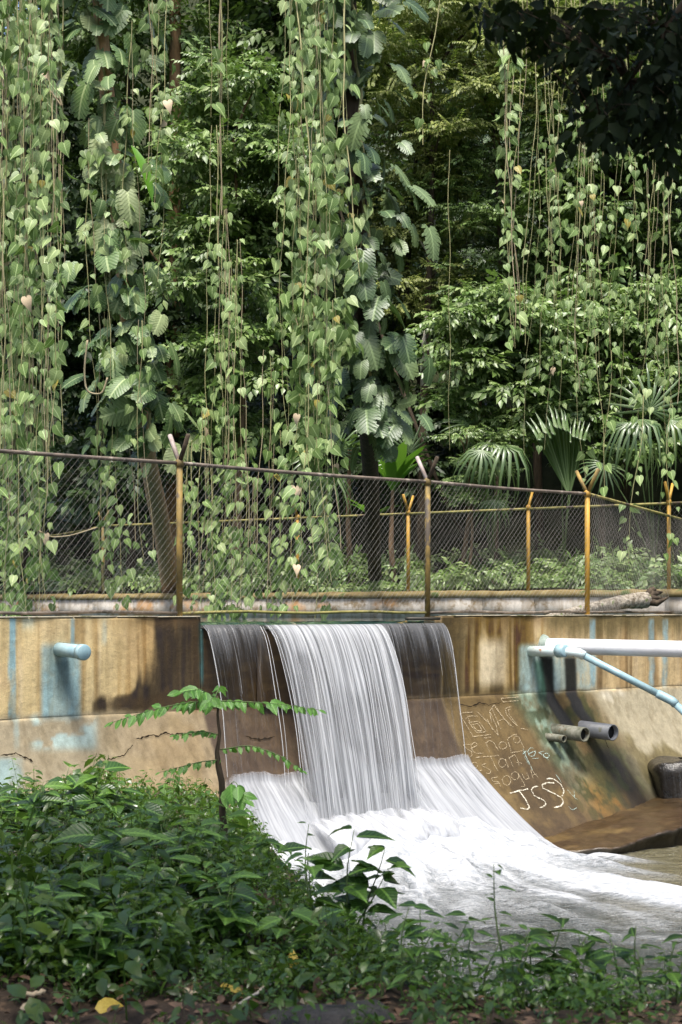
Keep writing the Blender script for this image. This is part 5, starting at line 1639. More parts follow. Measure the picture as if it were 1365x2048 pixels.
# ------------------------------------------------------------------ palms and broad plants behind the fences
def fan_leaf(n=18, arc=200, L=1.0, w=0.045, droop=0.5, split=0.35, seed=0):
    r_ = random.Random(seed)
    V, q4, t3 = [], [], []
    for k in range(n):
        a = R(-arc / 2 + arc * k / (n - 1))
        d_ = np.array([math.sin(a), math.cos(a)])
        sd = np.array([math.cos(a), -math.sin(a)])
        l = L * (0.78 + 0.22 * math.cos(a * 0.7)) * r_.uniform(0.92, 1.06)
        dr = droop * r_.uniform(0.7, 1.3)
        b0 = len(V)
        for s_, ww in ((0.02, 0.2), (split, 1.0), (0.68, 0.8), (0.88, 0.45)):
            z = -dr * max(0, s_ - 0.25) ** 2 * 1.7 * L
            shrink = 1 - 0.25 * dr * max(0, s_ - 0.25) ** 2
            c = d_ * l * s_ * shrink
            wv = w * ww * L
            V += [(*(c - sd * wv), z), (*c, z + wv * 0.55), (*(c + sd * wv), z)]
        z = -dr * 0.75 ** 2 * 1.7 * L
        V.append((*(d_ * l * (1 - 0.2 * dr)), z - 0.02))
        for r0 in range(3):
            o = b0 + r0 * 3
            q4 += [[o, o + 1, o + 4, o + 3], [o + 1, o + 2, o + 5, o + 4]]
        o = b0 + 9
        t3 += [[o, o + 1, o + 3], [o + 1, o + 2, o + 3]]
    return np.array(V), [np.array(q4), np.array(t3)]


FANS = [mesh('frond', *fan_leaf(15, 220, 1, 0.030, 0.45, 0.35, 1), M['palm']), mesh('frond', *fan_leaf(11, 170, 1, 0.038, 1.25, 0.4, 2), M['palm']),
        mesh('frond', *fan_leaf(9, 30, 1, 0.030, 0.12, 0.75, 3), M['palm'])]
BIRD = mesh('blade', *leaf_shape([(0.1, 0.05), (0.35, 0.12), (0.65, 0.13), (0.88, 0.07)], 1.0, 0.35, 0.35)[:2], M['palm_bright'])
BLADE = mesh('blade', *leaf_shape([(0.1, 0.035), (0.35, 0.07), (0.65, 0.07), (0.88, 0.035)], 1.0, 0.35, 0.55)[:2], M['palm'])


def palm(label, base, fronds, tr=0.05, cat='palm'):
    """fronds: (px, py, D, fan index, size, axis, normal)"""
    base = np.asarray(base, float)
    root = thing('fan_palm', base, label, cat)
    hub = base + np.array([0, 0, 0.55])
    mb = MB(); mb.tube([np.zeros(3), hub - base], [tr * 1.4, tr], 9); mb.build('stem', M['bark'], root)
    for px, py, D, fi, s, ax, nr in fronds:
        h = W(px, py, D)
        fr = obj('frond', FANS[fi], root, matrix=mat4(frames(ax, nr), h - base, s * (0.85 if fi < 2 else 1.0)))
        m = (hub + h) / 2 + np.array([0, 0, 0.25])
        mb = MB(); mb.tube([hub - base, m - base, h - base], [0.018, 0.014, 0.010], 6); mb.build('leaf_stalk', M['green_stem'], root)
    return root


def gz_(px, D):
    p = W(px, 1190, D); p[2] = float(hill_h(p[0], p[1])); return p


palm('drooping fan palm with long pale fingers in the middle of the far fence', gz_(985, 34.5), [
    (985, 885, 33.6, 1, 1.15, [-0.5, -0.5, -0.25], [-0.2, -0.5, 0.8]), (1010, 890, 33.4, 1, 1.3, [0.6, -0.5, -0.3], [0.3, -0.5, 0.8]),
    (965, 900, 33.2, 1, 1.1, [-0.1, -0.6, -0.6], [0, -0.8, 0.5]), (940, 850, 34.4, 0, 1.0, [-0.7, -0.2, 0.3], [0, -0.6, 0.7]),
    (990, 1000, 33.5, 1, 0.8, [0, -0.4, -0.8], [0, -0.9, 0.3])])
palm('upright folded fan palm standing tall beside the yellow corner post', gz_(1128, 34), [
    (1138, 990, 33.3, 2, 2.15, [-0.22, 0.0, 1.0], [0.3, -1, 0.1]), (1142, 985, 33.6, 2, 1.8, [-0.02, 0.1, 1.0], [-0.5, -1, 0.1]), (1120, 790, 34.6, 2, 1.0, [-0.25, 0, 1], [0, -1, 0.2])])
palm('dark fan palm with long hanging fingers over the side fence', gz_(1310, 32.5), [
    (1285, 838, 31.8, 1, 1.25, [0.35, -0.5, -0.3], [0.2, -0.5, 0.8]), (1262, 845, 31.8, 1, 1.2, [-0.4, -0.5, -0.35], [-0.2, -0.6, 0.7]),
    (1300, 820, 32.2, 0, 1.35, [0.2, -0.1, 0.8], [0.1, -0.9, 0.3]), (1340, 840, 31.9, 1, 1.2, [0.8, -0.3, -0.1], [0.2, -0.6, 0.7]), (1210, 930, 32.4, 0, 0.9, [-0.2, -0.4, -0.7], [0, -0.9, 0.4])])
palm('open fan palm with radiating pale fingers behind the bright strap plant', gz_(820, 36), [
    (818, 905, 35.3, 0, 1.15, [-0.1, -0.1, 1.0], [0.1, -1, 0.25]), (790, 925, 35.2, 0, 0.9, [-0.8, -0.2, 0.3], [0.1, -0.9, 0.5])])
palm('low fan palm drooping over the front rail by the central curtain', gz_(640, 36.0), [
    (650, 945, 35.2, 1, 1.25, [0.6, -0.5, -0.25], [0.3, -0.6, 0.8]), (625, 925, 35.2, 1, 1.1, [-0.6, -0.4, 0.15], [-0.2, -0.6, 0.8]), (680, 900, 35.6, 0, 1.0, [0.3, -0.3, 0.5], [0.0, -0.8, 0.6])])


def rosette(label, base, n, L, me, up=0.8, seed=1, name='strap_plant', cat='plant', spreadz=0.5):
    root = thing(name, base, label, cat)
    r_ = np.random.default_rng(seed)
    for i in range(n):
        a = i * 2.4 + r_.normal() * 0.2
        e = up + r_.normal() * 0.18
        d_ = np.array([math.cos(a), math.sin(a), e])
        nr = np.array([-math.cos(a) * e, -math.sin(a) * e, 1.0])
        obj('leaf', me, root, matrix=mat4(frames(d_, nr), [0.03 * math.cos(a), 0.03 * math.sin(a), 0.02 * i * spreadz], L * (0.8 + 0.4 * r_.random())))
    dz_ = float(hill_h(np.array(base[0]), np.array(base[1]))) - base[2] - 0.1
    mb = MB(); mb.tube([[0.06, 0, dz_], [-0.04, 0, dz_ * 0.5], [0, 0, 0.12]], [0.09, 0.07, 0.04], 9); mb.build('stem', M['bark'], root)
    return root


rosette('vivid lime strap leaved plant standing above the front rail', W(786, 985, 35.0), 15, 1.2, BIRD, 2.2, 3)
rosette('dark strap leaved plant spraying out beside the clad trunk', W(700, 905, 36.0), 12, 1.25, BLADE, 0.7, 5)
rosette('small green strap plant below the lime one behind the mesh', W(745, 1040, 35.4), 8, 0.7, BIRD, 1.0, 9)


# ------------------------------------------------------------------ overhead: the tree whose dark branch hangs into the picture
sh = thing('shade_tree', (5.2, 3.0, 1.6), 'shade tree whose dark leafy branch hangs into the picture from above', 'tree')
so = np.array(sh.location)
mb = MB(); mb.tube(np.array([[5.2, 3.0, 1.6], [5.0, 3.2, 5.0], [4.6, 3.6, 9.0]]) - so, [0.34, 0.27, 0.18], 14); mb.build('trunk', M['bark_dark'], sh)
cl = []
for _ in range(125):
    a, rr = random.uniform(0, 6.283), math.sqrt(random.random())
    x, y, z = -0.3 + 6.3 * rr * math.cos(a), 2.4 + 7.2 * rr * math.sin(a), 8.6 + random.uniform(-0.3, 2.4)
    zmin = EYE + (HOR + 60) / F * max(y, 0) * 1.03 + 0.9
    if y > 0: z = max(z, zmin + 0.4)
    cl.append((np.array([x, y, z]) - so, random.uniform(0.6, 1.1)))
obj('crown', crown_mesh('crown', cl, 27, 0.55, M['crown_shade'], SPR, 0.6, 0.7), sh)  # unseen crown, spread out to shade the near bank
for c, _ in cl[:10]:
    mb = MB(); a = np.array([4.6, 3.6, 9.0]) - so; mb.tube([a, (a + c) / 2 + np.array([0, 0, 0.3]), c], [0.10, 0.06, 0.02], 7); mb.build('limb', M['bark_dark'], sh)
# the branch in view
DB = 7.2
bl_ = []
twig = MB()
main = [W(1420, -60, DB), W(1330, 60, DB), W(1260, 160, DB), W(1200, 240, DB)]
twig.tube(np.array([np.array([4.6, 3.6, 9.0])] + main[:1]) - so, [0.08, 0.03], 6)
twig.tube(np.array(main) - so, [0.03, 0.018, 0.010, 0.005], 6)
pts_b = []
reg = [(1365, 120, 110, 110, 46), (1300, 60, 120, 60, 30), (1250, 180, 70, 70, 26), (1180, 120, 50, 50, 14), (1330, 230, 70, 40, 18), (1240, 20, 160, 22, 26), (1010, 15, 60, 30, 12), (1110, 25, 50, 30, 10), (960, 12, 25, 14, 4), (1195, 235, 40, 30, 8)]
for cx, cy, wx, wy, n_ in reg:
    for _ in range(n_):
        x, y = cx + random.gauss(0, wx * 0.55), cy + random.gauss(0, wy * 0.55)
        if y > 290 or (x < 1120 and y > 70) or x < 930 + max(0, y) * 1.0: continue
        pts_b.append(W(x, y, DB + random.uniform(-0.5, 0.5)))
for p in pts_b:
    b = min(main, key=lambda m: np.linalg.norm(m - p))
    if random.random() < 0.5: twig.tube(np.array([b, (b + p) / 2 + np.array([0, 0, 0.04]), p]) - so, [0.006, 0.004, 0.002], 4, False)
twig.build('hanging_twigs', M['bark_dark'], sh, kind='stuff')
N = len(pts_b)
Rm = frames(norm(np.array([[-0.25, -0.1, -0.8]]) + jit(N, 0.4)), norm(np.array([[0, -0.35, 0.8]]) + jit(N, 0.35)))
Vs = MB()
for q in range(3):
    sel = np.arange(N) % 3 == q
    V, fs = scatter(*SPR_NEAR[q], np.array(pts_b)[sel] - so, Rm[sel], 0.19 * (0.8 + 0.5 * rng.random(sel.sum())))
    Vs.add(V, fs)
M['shade_leaf'] = leaf_mat('shade_leaf', (0.004, 0.008, 0.003), (0.007, 0.014, 0.005), (0.014, 0.026, 0.008), 0.6, 0.1, 0.04, island=True, bright=(0.01, 0.02, 0.006))  # canopy shade on the branch put into a near-black leaf colour
obj('hanging_foliage', Vs.mesh('hanging_foliage', M['shade_leaf']), sh, kind='stuff')

# great tree above the frame: its limbs carry the vines and its unseen crown is added to shade the forest
lt = thing('vine_tree', (-14.0, 27.5, 3.0), 'great tree beyond the picture edge whose limbs carry the hanging vines, its crown added for shade', 'tree')
lo_ = np.array(lt.location)
mb = MB(); mb.tube(np.array([[-14, 27.5, 3.0], [-13.6, 27.3, 9], [-12.5, 27, 15.2]]) - lo_, [0.7, 0.55, 0.4], 14); mb.build('trunk', M['bark'], lt)
for e in ([(-12.5, 27, 15.2), (-6.3, 23.6, 15.8), (-4.5, 23.3, 15.9)], [(-12.5, 27, 15.2), (-5, 26.5, 16.6), (0, 26.0, 17.0), (6, 27, 17.3)], [(-12.5, 27, 15.2), (-2, 29, 18.0), (8, 29.5, 18.6)]):
    mb = MB(); mb.tube(np.array(e) - lo_, np.linspace(0.28, 0.10, len(e)), 10); mb.build('limb', M['bark'], lt)
cl = []
for _ in range(60):
    x, y = random.uniform(-16, 0.5), random.uniform(37, 48)
    z = max(18.6, EYE + (HOR + 90) / F * y + 1.2) + random.uniform(0, 2.5)
    cl.append((np.array([x, y, z]) - lo_, random.uniform(0.9, 1.6)))
obj('crown', crown_mesh('crown', cl, 16, 1.0, M['crown_mid'], SPR, 0.5, 0.7), lt)


# ------------------------------------------------------------------ near bank: ground cover
def bank_points(n, y0=4.9, y1=17.5):
    out = []
    while len(out) < n:
        m = n * 2
        y = y0 + (y1 - y0) * rng.random(m) ** 1.25
        x = (rng.random(m) - 0.5) * 2 * (0.27 * y + 0.5)
        e = edge_dist(x, y)
        v = x * 0.6165 - (y - 20.21) * 0.7874
        hh = ground_h(x, y)
        ok = (e < 0.9 + 0.4 * rng.random(m)) & (v > batter_v(hh, x * 0 + -3) + 0.1)
        out += list(np.stack([x[ok], y[ok]], 1))
    return np.array(out[:n])


def sprig(n, L=0.30, leaf=0.11, w=0.30):
    V, T3, Q4, m = [], [], [], 0
    sv, sf_, _ = leaf_shape([(0.3, w * 0.85), (0.65, w * 0.75)], 1.0, 0.2, 0.3)
    for i in range(n):
        z = L * (0.35 + 0.65 * i / max(1, n - 1))
        a = i * 2.4 + random.uniform(-.4, .4)
        d_ = np.array([math.cos(a), math.sin(a), random.uniform(-.55, .45)])
        Rm = frames(d_, np.array([random.uniform(-.5, .5), random.uniform(-.5, .5), 1]))
        s = leaf * random.uniform(0.7, 1.25)
        V.append((sv @ Rm.T) * s + np.array([0.02 * math.cos(a), 0.02 * math.sin(a), z]))
        for f in sf_: (T3 if f.shape[1] == 3 else Q4).append(f + m)
        m += len(sv)
    # stem
    st = np.array([[-.004, 0, 0], [.004, 0, 0], [.003, 0, L], [-.003, 0, L]])
    V.append(st); Q4.append(np.array([[0, 1, 2, 3]]) + m)
    return np.concatenate(V), [np.concatenate(T3), np.concatenate(Q4)]


SPG = [sprig(7), sprig(9, 0.36, 0.085, 0.26), sprig(6, 0.24, 0.13, 0.34), sprig(10, 0.42, 0.10, 0.22), sprig(8, 0.16, 0.07, 0.36)]
pp = bank_points(13000)
h = ground_h(pp[:, 0], pp[:, 1])
clump = fbm(pp[:, 0] * 1.1 + 3, pp[:, 1] * 1.1, 3)
bare = smooth(7.2, 6.55, pp[:, 1])
keep = (rng.random(len(pp)) < (1 - 0.95 * bare)) & (rng.random(len(pp)) < -0.95 + 2.9 * clump)
pp, h, clump = pp[keep], h[keep], clump[keep]
N = len(pp)
near = smooth(7.6, 6.4, pp[:, 1])
sc = (0.30 + 0.45 * rng.random(N) + 0.75 * rng.random(N) ** 6) * (0.55 + 0.9 * clump) * (1 - 0.3 * near) * np.where(edge_dist(pp[:, 0], pp[:, 1]) > -0.6, 0.75, 1.0)
upv = norm(np.array([[0, -0.12, 1.0]]) + jit(N, 0.42))
az = rng.random(N) * 6.283
hd = np.stack([np.cos(az), np.sin(az), az * 0], 1)
Rm = frames(hd, upv)
pos = np.concatenate([pp, h[:, None] - 0.02], 1)
mbx = MB()
for q, (tv, tf) in enumerate(SPG):
    sel = np.arange(N) % 5 == q
    V, fs = scatter(tv, tf, pos[sel], Rm[sel], sc[sel]); mbx.add(V, fs)
obj('ground_cover', mbx.mesh('ground_cover', M['cover']), kind='stuff')
pw = bank_points(2600, 5.6, 16)
ew = edge_dist(pw[:, 0], pw[:, 1])
pw = pw[(rng.random(len(pw)) < np.where(ew > -0.9, 0.42, 0.13))]
N = len(pw)
mbx = MB()
az = rng.random(N) * 6.283
Rm = frames(np.stack([np.cos(az), np.sin(az), az * 0], 1), norm(np.array([[0, 0, 1.0]]) + jit(N, 0.15)))
TALL = [sprig(9, 0.75, 0.13, 0.30), sprig(12, 0.9, 0.10, 0.22), sprig(6, 0.6, 0.17, 0.36)]
scw = (0.18 + 0.32 * rng.random(N)) * (0.8 + 0.06 * (pw[:, 1] - 6))
for q, (tv, tf) in enumerate(TALL):
    sel = np.arange(N) % 3 == q
    V, fs = scatter(tv, tf, np.concatenate([pw, ground_h(pw[:, 0], pw[:, 1])[:, None] - 0.02], 1)[sel], Rm[sel], scw[sel]); mbx.add(V, fs)
M['weeds'] = leaf_mat('weeds', (0.025, 0.065, 0.010), (0.045, 0.105, 0.014), (0.11, 0.20, 0.035), 0.36, 0.5, 0.35, island=True, bright=(0.06, 0.13, 0.02))
obj('weeds', mbx.mesh('weeds', M['weeds']), kind='stuff')
# litter of small brown leaves and bits on the soil
pp = bank_points(2600, 4.9, 9)
N = len(pp)
sv, sf_, _ = leaf_shape([(0.3, 0.22), (0.65, 0.2)], 1.0, 0.3, 0.3)
V, fs = scatter(sv, sf_, np.concatenate([pp, ground_h(pp[:, 0], pp[:, 1])[:, None] + 0.012], 1), frames(norm(jit(N) * np.array([1, 1, 0.2])), norm(np.array([[0, 0, 1.0]]) + jit(N, 0.3))), 0.03 + 0.06 * rng.random(N))
obj('leaf_litter', mesh('leaf_litter', V, fs, M['leaf_brown'], True), kind='stuff')


def gpt(px, py, D=None):
    """where the sight line through a pixel meets the bank"""
    lo, hi = 4.0, 18.0
    for _ in range(40):
        m = (lo + hi) / 2
        p = W(px, py, m)
        if p[2] > float(ground_h(p[0], p[1])): lo = m
        else: hi = m
    p = W(px, py, (lo + hi) / 2)
    return p


def gxy(px, D):
    x = (px - PXC) / F * D
    return np.array([x, D, float(ground_h(np.array(x), np.array(D)))])


# ------------------------------------------------------------------ broad-leaved plants in the foreground
def plant(label, px, D, stems, leafs, size, me_list, seed, group=None, lean=0.2, cat='plant'):
    """stems: (dx, height in m above the ground, lean x)"""
    base = gxy(px, D)
    root = thing('leafy_plant', base, label, cat, group)
    r_ = np.random.default_rng(seed)
    for k, (dx, hgt, ln) in enumerate(stems):
        q = np.linspace(0, 1, 8)
        P = np.stack([dx + ln * q ** 1.5 + 0.012 * np.sin(q * 7 + k), 0.05 * r_.normal() * q, hgt * q - 0.05], 1)
        mb = MB(); mb.tube(P, 0.007 * (1.3 - q), 5); st_ = mb.build('stem', M['green_stem'], root)
        for i in range(leafs):
            tq = 0.35 + 0.65 * (i + 1) / leafs
            p = np.array([np.interp(tq, q, P[:, c]) for c in range(3)])
            a = i * 2.3 + r_.random() * 0.9 + k
            d_ = np.array([math.cos(a), math.sin(a) * 0.8, 0.15 + 0.3 * r_.normal() * 0.7])
            s = size * (0.65 + 0.6 * r_.random()) * (1.0 if i < leafs - 1 else 0.7)
            obj('leaf', me_list[i % len(me_list)], st_, matrix=mat4(frames(d_, np.array([0.2 * r_.normal(), -0.25 + 0.2 * r_.normal(), 1.0])), p + norm(d_) * 0.02, s))
    return root


plant('broad leaved plant standing against the base of the waterfall', 690, 8.6, [(0.0, 0.74, 0.05), (-0.16, 0.60, -0.08), (0.10, 0.64, 0.14), (0.04, 0.50, 0.22)], 10, 0.20, [ENT, ENT2], 1)
plant('tall broad leaved plant at the edge of the water, darkest of the bank', 1095, 7.2, [(0.0, 0.54, 0.08), (0.05, 0.46, 0.18), (-0.06, 0.48, -0.06), (0.1, 0.36, 0.1)], 11, 0.185, [ENT3, ENT], 2)
plant('spindly seedling with paired narrow leaves rising before the white foam', 1010, 7.0, [(0.0, 0.72, -0.05), (0.06, 0.4, 0.05)], 12, 0.10, [ENT3], 3)
plant('low plant with drooping pointed leaves beside the spindly seedling', 860, 7.4, [(0.0, 0.50, -0.06), (0.08, 0.44, 0.12)], 10, 0.14, [ENT3, ENT], 4)
plant('leafy plant at the pool edge in the corner with an orange flower below', 1335, 6.9, [(0.0, 0.38, 0.03), (-0.08, 0.32, -0.07), (0.05, 0.42, 0.06)], 8, 0.10, [ENT, ENT3], 5)
plant('plant with large leaves in front of the blue stained wall foot', 120, 12.5, [(0.0, 0.62, 0.06), (0.25, 0.66, 0.12), (-0.15, 0.45, -0.2), (0.4, 0.42, 0.05)], 7, 0.26, [ENT2, ENT], 6)
plant('large leaved plant on the mound crest near the sapling', 300, 11.0, [(0.0, 0.45, -0.1), (0.2, 0.40, 0.05), (0.5, 0.42, 0.1)], 7, 0.22, [ENT, ENT2], 7)
plant('drooping broad leaved plant at the foot of the sapling', 500, 10.8, [(0.0, 0.45, 0.08), (0.1, 0.36, 0.14), (-0.12, 0.38, -0.08)], 8, 0.19, [ENT2, ENT], 8)
plant('dim broad leaved plant in the dark middle of the bank', 560, 7.8, [(0.0, 0.32, 0.05), (0.15, 0.25, 0.05), (-0.2, 0.28, -0.05)], 7, 0.15, [ENT, ENT2], 9)
plant('dim broad leaved plant by the picture edge on the near mound', 60, 8.2, [(0.0, 0.36, 0.05), (0.2, 0.30, 0.08), (-0.15, 0.30, -0.05)], 7, 0.15, [ENT2, ENT3], 10)
plant('broad leaved plant half way between the near plants and the mound', 250, 8.6, [(0.0, 0.32, 0.05), (0.25, 0.3, 0.08), (-0.2, 0.26, -0.05)], 7, 0.14, [ENT2, ENT], 14)
plant('thin sprout with one pale top leaf in front of the white apron', 613, 9.4, [(0.0, 0.66, 0.01)], 5, 0.09, [ENT3], 11)
plant('small plant with upright leaves beyond the yellow fallen leaf', 760, 6.8, [(0.0, 0.2, 0.03), (0.1, 0.16, 0.04)], 6, 0.09, [ENT3, ENT], 12)
plant('weedy plant with fine leaves left of the tall dark plant', 940, 6.9, [(0.0, 0.38, 0.02), (0.06, 0.32, 0.08), (-0.07, 0.35, -0.04)], 10, 0.075, [ENT3], 13)
plant('weedy plant with fine leaves between the tall dark plant and the corner', 1230, 6.8, [(0.0, 0.30, 0.02), (0.06, 0.34, 0.05), (-0.07, 0.27, -0.03)], 10, 0.075, [ENT3], 15)

for k in range(84):
    px_, D_ = random.uniform(-20, 760), random.uniform(6.9, 13.5)
    if edge_dist(np.array((px_ - PXC) / F * D_), np.array(D_)) > -0.15: continue
    hgt = random.uniform(0.2, 0.42) * (0.7 + 0.05 * D_)
    plant('low broad leaved plant rising out of the ground cover of the bank', px_, D_, [(random.uniform(-.12, .12), hgt * random.uniform(.7, 1.1), random.uniform(-.1, .12)) for _ in range(random.choice((2, 3)))], 7, random.uniform(0.11, 0.22), random.choice(([ENT, ENT2], [ENT2, ENT3], [ENT, ENT3])), 40 + k, 'low plants scattered over the bank')

plant('young plant with two tiers of dark leaves in front of the grey ripples', 800, 7.0, [(0.0, 0.44, 0.04), (0.06, 0.36, 0.1)], 9, 0.13, [ENT, ENT3], 21)
plant('slim weed with dark pointed leaves at the end of the foam', 1280, 7.0, [(0.0, 0.46, -0.04), (-0.05, 0.38, -0.1)], 9, 0.10, [ENT3], 22)
plant('slim forked weed just beyond the broken branch', 1040, 6.8, [(0.0, 0.36, 0.06), (0.02, 0.34, -0.08)], 9, 0.10, [ENT3, ENT], 23)
# ------------------------------------------------------------------ the sapling with feathery branches
DS = 12.0
sb_ = gxy(446, DS)
sap = thing('sapling', sb_, 'bright green sapling with wide feathery branches in front of the wet wall', 'tree')
top = W(430, 1392, DS)
q = np.linspace(0, 1, 14)
mid_ = W(441, 1500, DS)
P = np.stack([np.interp(q, [0, 0.55, 1], [sb_[c], mid_[c], top[c]]) for c in range(3)], 1) - sb_
P[:, 0] += 0.018 * np.sin(q * 9) + 0.012 * np.sin(q * 21)
mb = MB(); mb.tube(P, np.interp(q, [0, 0.5, 0.55, 1], [0.032, 0.026, 0.017, 0.008]), 9); mb.build('trunk', M['bark_dark'], sap)


def feather(pts, n, ls, lw_up=0.0, seed=0, hang=0.35):
    r_ = np.random.default_rng(seed)
    A = np.array([W(x, y, DS + dz) for x, y, dz in pts]) - sb_
    k = len(A)
    q = np.linspace(0, k - 1, 16)
    Pq = np.stack([np.interp(q, np.arange(k), A[:, c]) for c in range(3)], 1)
    for _ in range(2): Pq[1:-1] = (Pq[:-2] + 2 * Pq[1:-1] + Pq[2:]) / 4
    mb = MB(); mb.tube(Pq, np.linspace(0.006, 0.002, 16), 5); b = mb.build('branch', M['green_stem'], sap)
    ax = norm(A[-1] - A[0])
    sd = norm(np.cross(ax, [0, 0, 1]))
    n = int(n * 1.4)
    for i in range(n):
        for sg in (-1, 1):
            if r_.random() < 0.10: continue
            t_ = np.clip((i + 0.5 + 0.25 * sg * 0.5 + 0.22 * r_.normal()) / n, 0, 1)
            p = np.array([np.interp(t_ * 15, np.arange(16), Pq[:, c]) for c in range(3)])
            s = ls * 1.12 * (0.65 + 0.6 * r_.random()) * (1 - 0.35 * abs(2 * t_ - 1) ** 2)
            d_ = sd * sg * 0.55 + ax * 0.6 + np.array([0, 0, -0.45 - hang * (sg * sd[1] < 0) + 0.32 * r_.normal()])
            nr = np.array([0, -0.9, 0.8]) + r_.normal(size=3) * 0.25
            obj('leaflet', SAP[i % 2], b, matrix=mat4(frames(d_, nr), p, s))
    p = Pq[-1]
    obj('leaflet', SAP[0], b, matrix=mat4(frames(ax + np.array([0, 0, -0.3]), [0, -0.3, 1.0]), p, ls * 0.8))


feather([(432, 1402, 0), (380, 1404, -0.1), (310, 1418, -0.2), (225, 1445, -0.3)], 11, 0.105, seed=1)
feather([(430, 1402, 0), (480, 1403, -0.1), (560, 1408, -0.25), (638, 1420, -0.4)], 12, 0.098, seed=2)
feather([(430, 1395, 0), (400, 1378, -0.2), (362, 1385, -0.45)], 5, 0.13, seed=3)
feather([(430, 1395, 0), (440, 1372, 0.1), (446, 1375, 0.4)], 4, 0.10, seed=4)
feather([(430, 1400, 0), (425, 1395, -0.35), (420, 1405, -0.7)], 5, 0.12, seed=5)
feather([(437, 1470, 0), (405, 1462, -0.1), (350, 1470, -0.3)], 5, 0.07, seed=6)
feather([(440, 1500, 0), (500, 1490, -0.1), (560, 1510, -0.2), (605, 1542, -0.3)], 9, 0.065, seed=7)
feather([(441, 1520, 0), (400, 1524, -0.1), (320, 1545, -0.3)], 8, 0.065, seed=8)
feather([(443, 1590, 0), (470, 1560, -0.1), (490, 1600, -0.2)], 3, 0.15, seed=10)


# ------------------------------------------------------------------ litter on the near ground
def fallen(px, py, s, mk, label, ax, shape=0, cat='leaf', nr=(0, -0.5, 1.0), group=None):
    p = gpt(px, py) + np.array([0, 0, 0.03])
    shp = [leaf_shape([(0.12, 0.2), (0.32, 0.31), (0.56, 0.30), (0.8, 0.17)], 1.0, 0.25, 0.5), leaf_shape([(0.1, 0.16), (0.35, 0.24), (0.65, 0.22), (0.85, 0.12)], 1.0, 0.5, 0.2, 0.03)][shape]
    me = leaf_mesh('fallen_leaf', shp, M[mk])
    return obj('fallen_leaf', me, None, label, cat, group, matrix=mat4(frames(np.array(ax, float), np.array(nr, float)), p, s))


fallen(190, 2030, 0.15, 'leaf_yellow', 'curled bright yellow leaf lying at the bottom beside the stick', [1, 0.1, 0.1], 0, nr=(0, -0.9, 0.8))
fallen(585, 1950, 0.10, 'leaf_yellow', 'upright pale yellow leaf caught among the ground cover', [0.1, 0.1, 1.0], 0, nr=(0.2, -1, 0.1))
fallen(440, 1985, 0.13, 'leaf_yellow', 'long tan yellow leaf lying beside the spiky tuft', [0.9, -0.4, -0.05], 1)
fallen(505, 1965, 0.07, 'leaf_yellow', 'crumpled small yellow leaf left of the upright one', [0.8, 0.3, 0.4], 0)
fallen(870, 2025, 0.11, 'leaf_yellow', 'round mustard leaf at the bottom by the white twig', [1, 0.2, 0.05], 0, nr=(0, -0.8, 0.7))
fallen(785, 2000, 0.07, 'leaf_yellow', 'small crumpled yellow leaf beside the dark clod', [0.8, 0.4, 0.1], 1)
fallen(632, 2010, 0.11, 'leaf_brown', 'brown curled leaf standing beside the dark clod', [0.15, 0.2, 1.0], 1, nr=(0.3, -1, 0.1))
fallen(600, 2018, 0.09, 'leaf_tan', 'tan leaf lying flat left of the brown curled one', [1, 0.3, 0.1], 0)
fallen(40, 2030, 0.12, 'leaf_tan', 'tan torn leaf in the bottom corner below the stick', [1, -0.1, 0.05], 1)
fallen(1245, 2005, 0.12, 'leaf_tan', 'tan crumpled leaf beneath the pool edge plants', [0.9, 0.5, 0.1], 1)
fallen(1215, 2020, 0.09, 'leaf_yellow', 'two toned yellow leaf pointing up near the tan crumpled leaf', [0.1, 0.3, 1.0], 1, nr=(0, -1, 0.2))
fallen(1290, 2030, 0.10, 'leaf_brown', 'dull brown leaf in the bottom corner below the pool', [0.8, 0.3, 0.1], 0)
fallen(75, 1850, 0.08, 'leaf_tan', 'pale tan dead leaf hanging in the ground cover by the picture edge', [0.3, 0, -0.9], 0, nr=(0, -1, 0.3))
fallen(262, 1602, 0.14, 'leaf_tan', 'pale dead leaf on the mound below the cracked wall', [1, 0.3, 0.1], 0)
fallen(110, 2015, 0.10, 'leaf_brown', 'brown leaf on bare soil left of the curled yellow leaf', [0.8, -0.4, 0.1], 1)
fallen(290, 2025, 0.08, 'leaf_brown', 'brown leaf on bare soil just beyond the curled yellow leaf', [0.6, 0.6, 0.1], 1)


def stick(name, pts, rr, mk, label, cat='stick', dz=0.03):
    P = np.array([gpt(x, y) + np.array([0, 0, dz + ex]) for x, y, ex in pts])
    root = P[0].copy()
    k = len(P); q = np.linspace(0, k - 1, 12)
    Pq = np.stack([np.interp(q, np.arange(k), P[:, c]) for c in range(3)], 1) - root
    Pq[1:-1] += jit(10, 0.003)
    r = np.interp(q, np.arange(k), rr)
    o = MB().tube(Pq, r, 8).build(name, M[mk], matrix=Matrix.Translation(root.tolist()))
    return tag(o, label, cat)


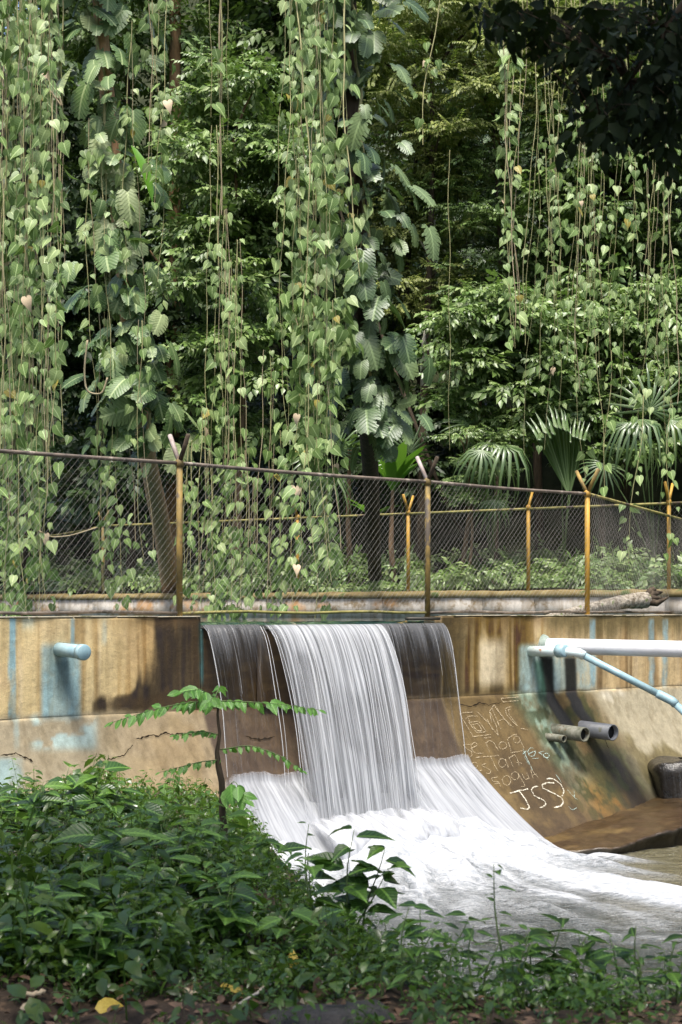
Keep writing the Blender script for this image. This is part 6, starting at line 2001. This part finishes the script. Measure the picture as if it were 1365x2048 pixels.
stick('broken_branch', [(975, 2030, 0), (1010, 2012, 0.01), (1048, 1996, 0.05)], [0.012, 0.02, 0.026], 'wood', 'thick broken reddish branch stump on the near soil', 'branch')
stick('stick', [(28, 2004, 0), (90, 2002, 0.01)], [0.013, 0.012], 'leaf_tan', 'short pale straight stick near the bottom corner')
stick('stick', [(215, 1998, 0), (262, 1985, 0.02), (285, 1960, 0.05)], [0.010, 0.010, 0.006], 'wood', 'kinked reddish stick beyond the curled yellow leaf')
stick('stick', [(235, 2012, 0), (275, 1998, 0.02)], [0.008, 0.006], 'wood', 'thin brown stick crossing the kinked one')
stick('stick', [(468, 2030, 0), (530, 1995, 0.02), (580, 1978, 0.03)], [0.006, 0.008, 0.006], 'wood_pale', 'long thin grey stick leading up to the dark clod')
stick('stick', [(1120, 1990, 0.02), (1160, 2005, 0.01), (1210, 2028, 0)], [0.010, 0.010, 0.008], 'wood', 'dark slanting stick below the tall dark plant')
stick('stick', [(370, 1995, 0), (392, 2004, 0)], [0.014, 0.014], 'leaf_tan', 'stubby cut stick at the foot of the spiky tuft')
# forked white twig
pf = gpt(948, 2040)
tw = thing('white_twig', pf, 'small forked bleached white twig at the bottom beside the mustard leaf', 'twig')
for e in ([0.0, 0, 0.11], [0.035, 0, 0.10], [-0.035, 0.01, 0.085]):
    mb = MB(); mb.tube([[0, 0, -0.02], [e[0] * 0.3, 0, 0.04], e], [0.008, 0.007, 0.004], 6); mb.build('fork', M['wood_pale'], tw)
rock('clod', gpt(655, 2040) + np.array([0, 0, 0.0]), (0.30, 0.16, 0.055), M['rock'], 'broad black lump of earth at the bottom centre', 3.3, 'clod')
rock('clod', gpt(720, 2030) + np.array([0, 0, 0.0]), (0.14, 0.12, 0.06), M['rock'], 'smaller black lump of earth against the broad one', 6.1, 'clod')
rock('clod', gpt(850, 2050) + np.array([0, 0, -0.02]), (0.2, 0.12, 0.06), M['rock'], 'flat dark lump of earth under the mustard leaf', 8.4, 'clod')


def tuft(label, px, py, n, L, w, seed, up=0.8, col='palm'):
    base = gpt(px, py)
    root = thing('grass_tuft', base, label, 'grass tuft')
    r_ = np.random.default_rng(seed)
    me = mesh('blade', *leaf_shape([(0.1, w), (0.4, w), (0.75, w * 0.7)], 1.0, 0.4, 0.55)[:2], M[col])
    for i in range(n):
        a = i * 2.4 + r_.normal() * 0.3
        d_ = np.array([math.cos(a), math.sin(a), up + 0.4 * r_.normal()])
        obj('blade', me, root, matrix=mat4(frames(d_, [0, 0, 1.0] - d_ * 0.3), [0, 0, 0], L * (0.7 + 0.5 * r_.random())))


tuft('bright spidery grass tuft by the picture edge near the pale stick', 155, 2000, 18, 0.15, 0.05, 1, 0.7)
tuft('grey green spiky tuft leaning over the stubby stick', 390, 1995, 14, 0.15, 0.055, 2, 0.6)
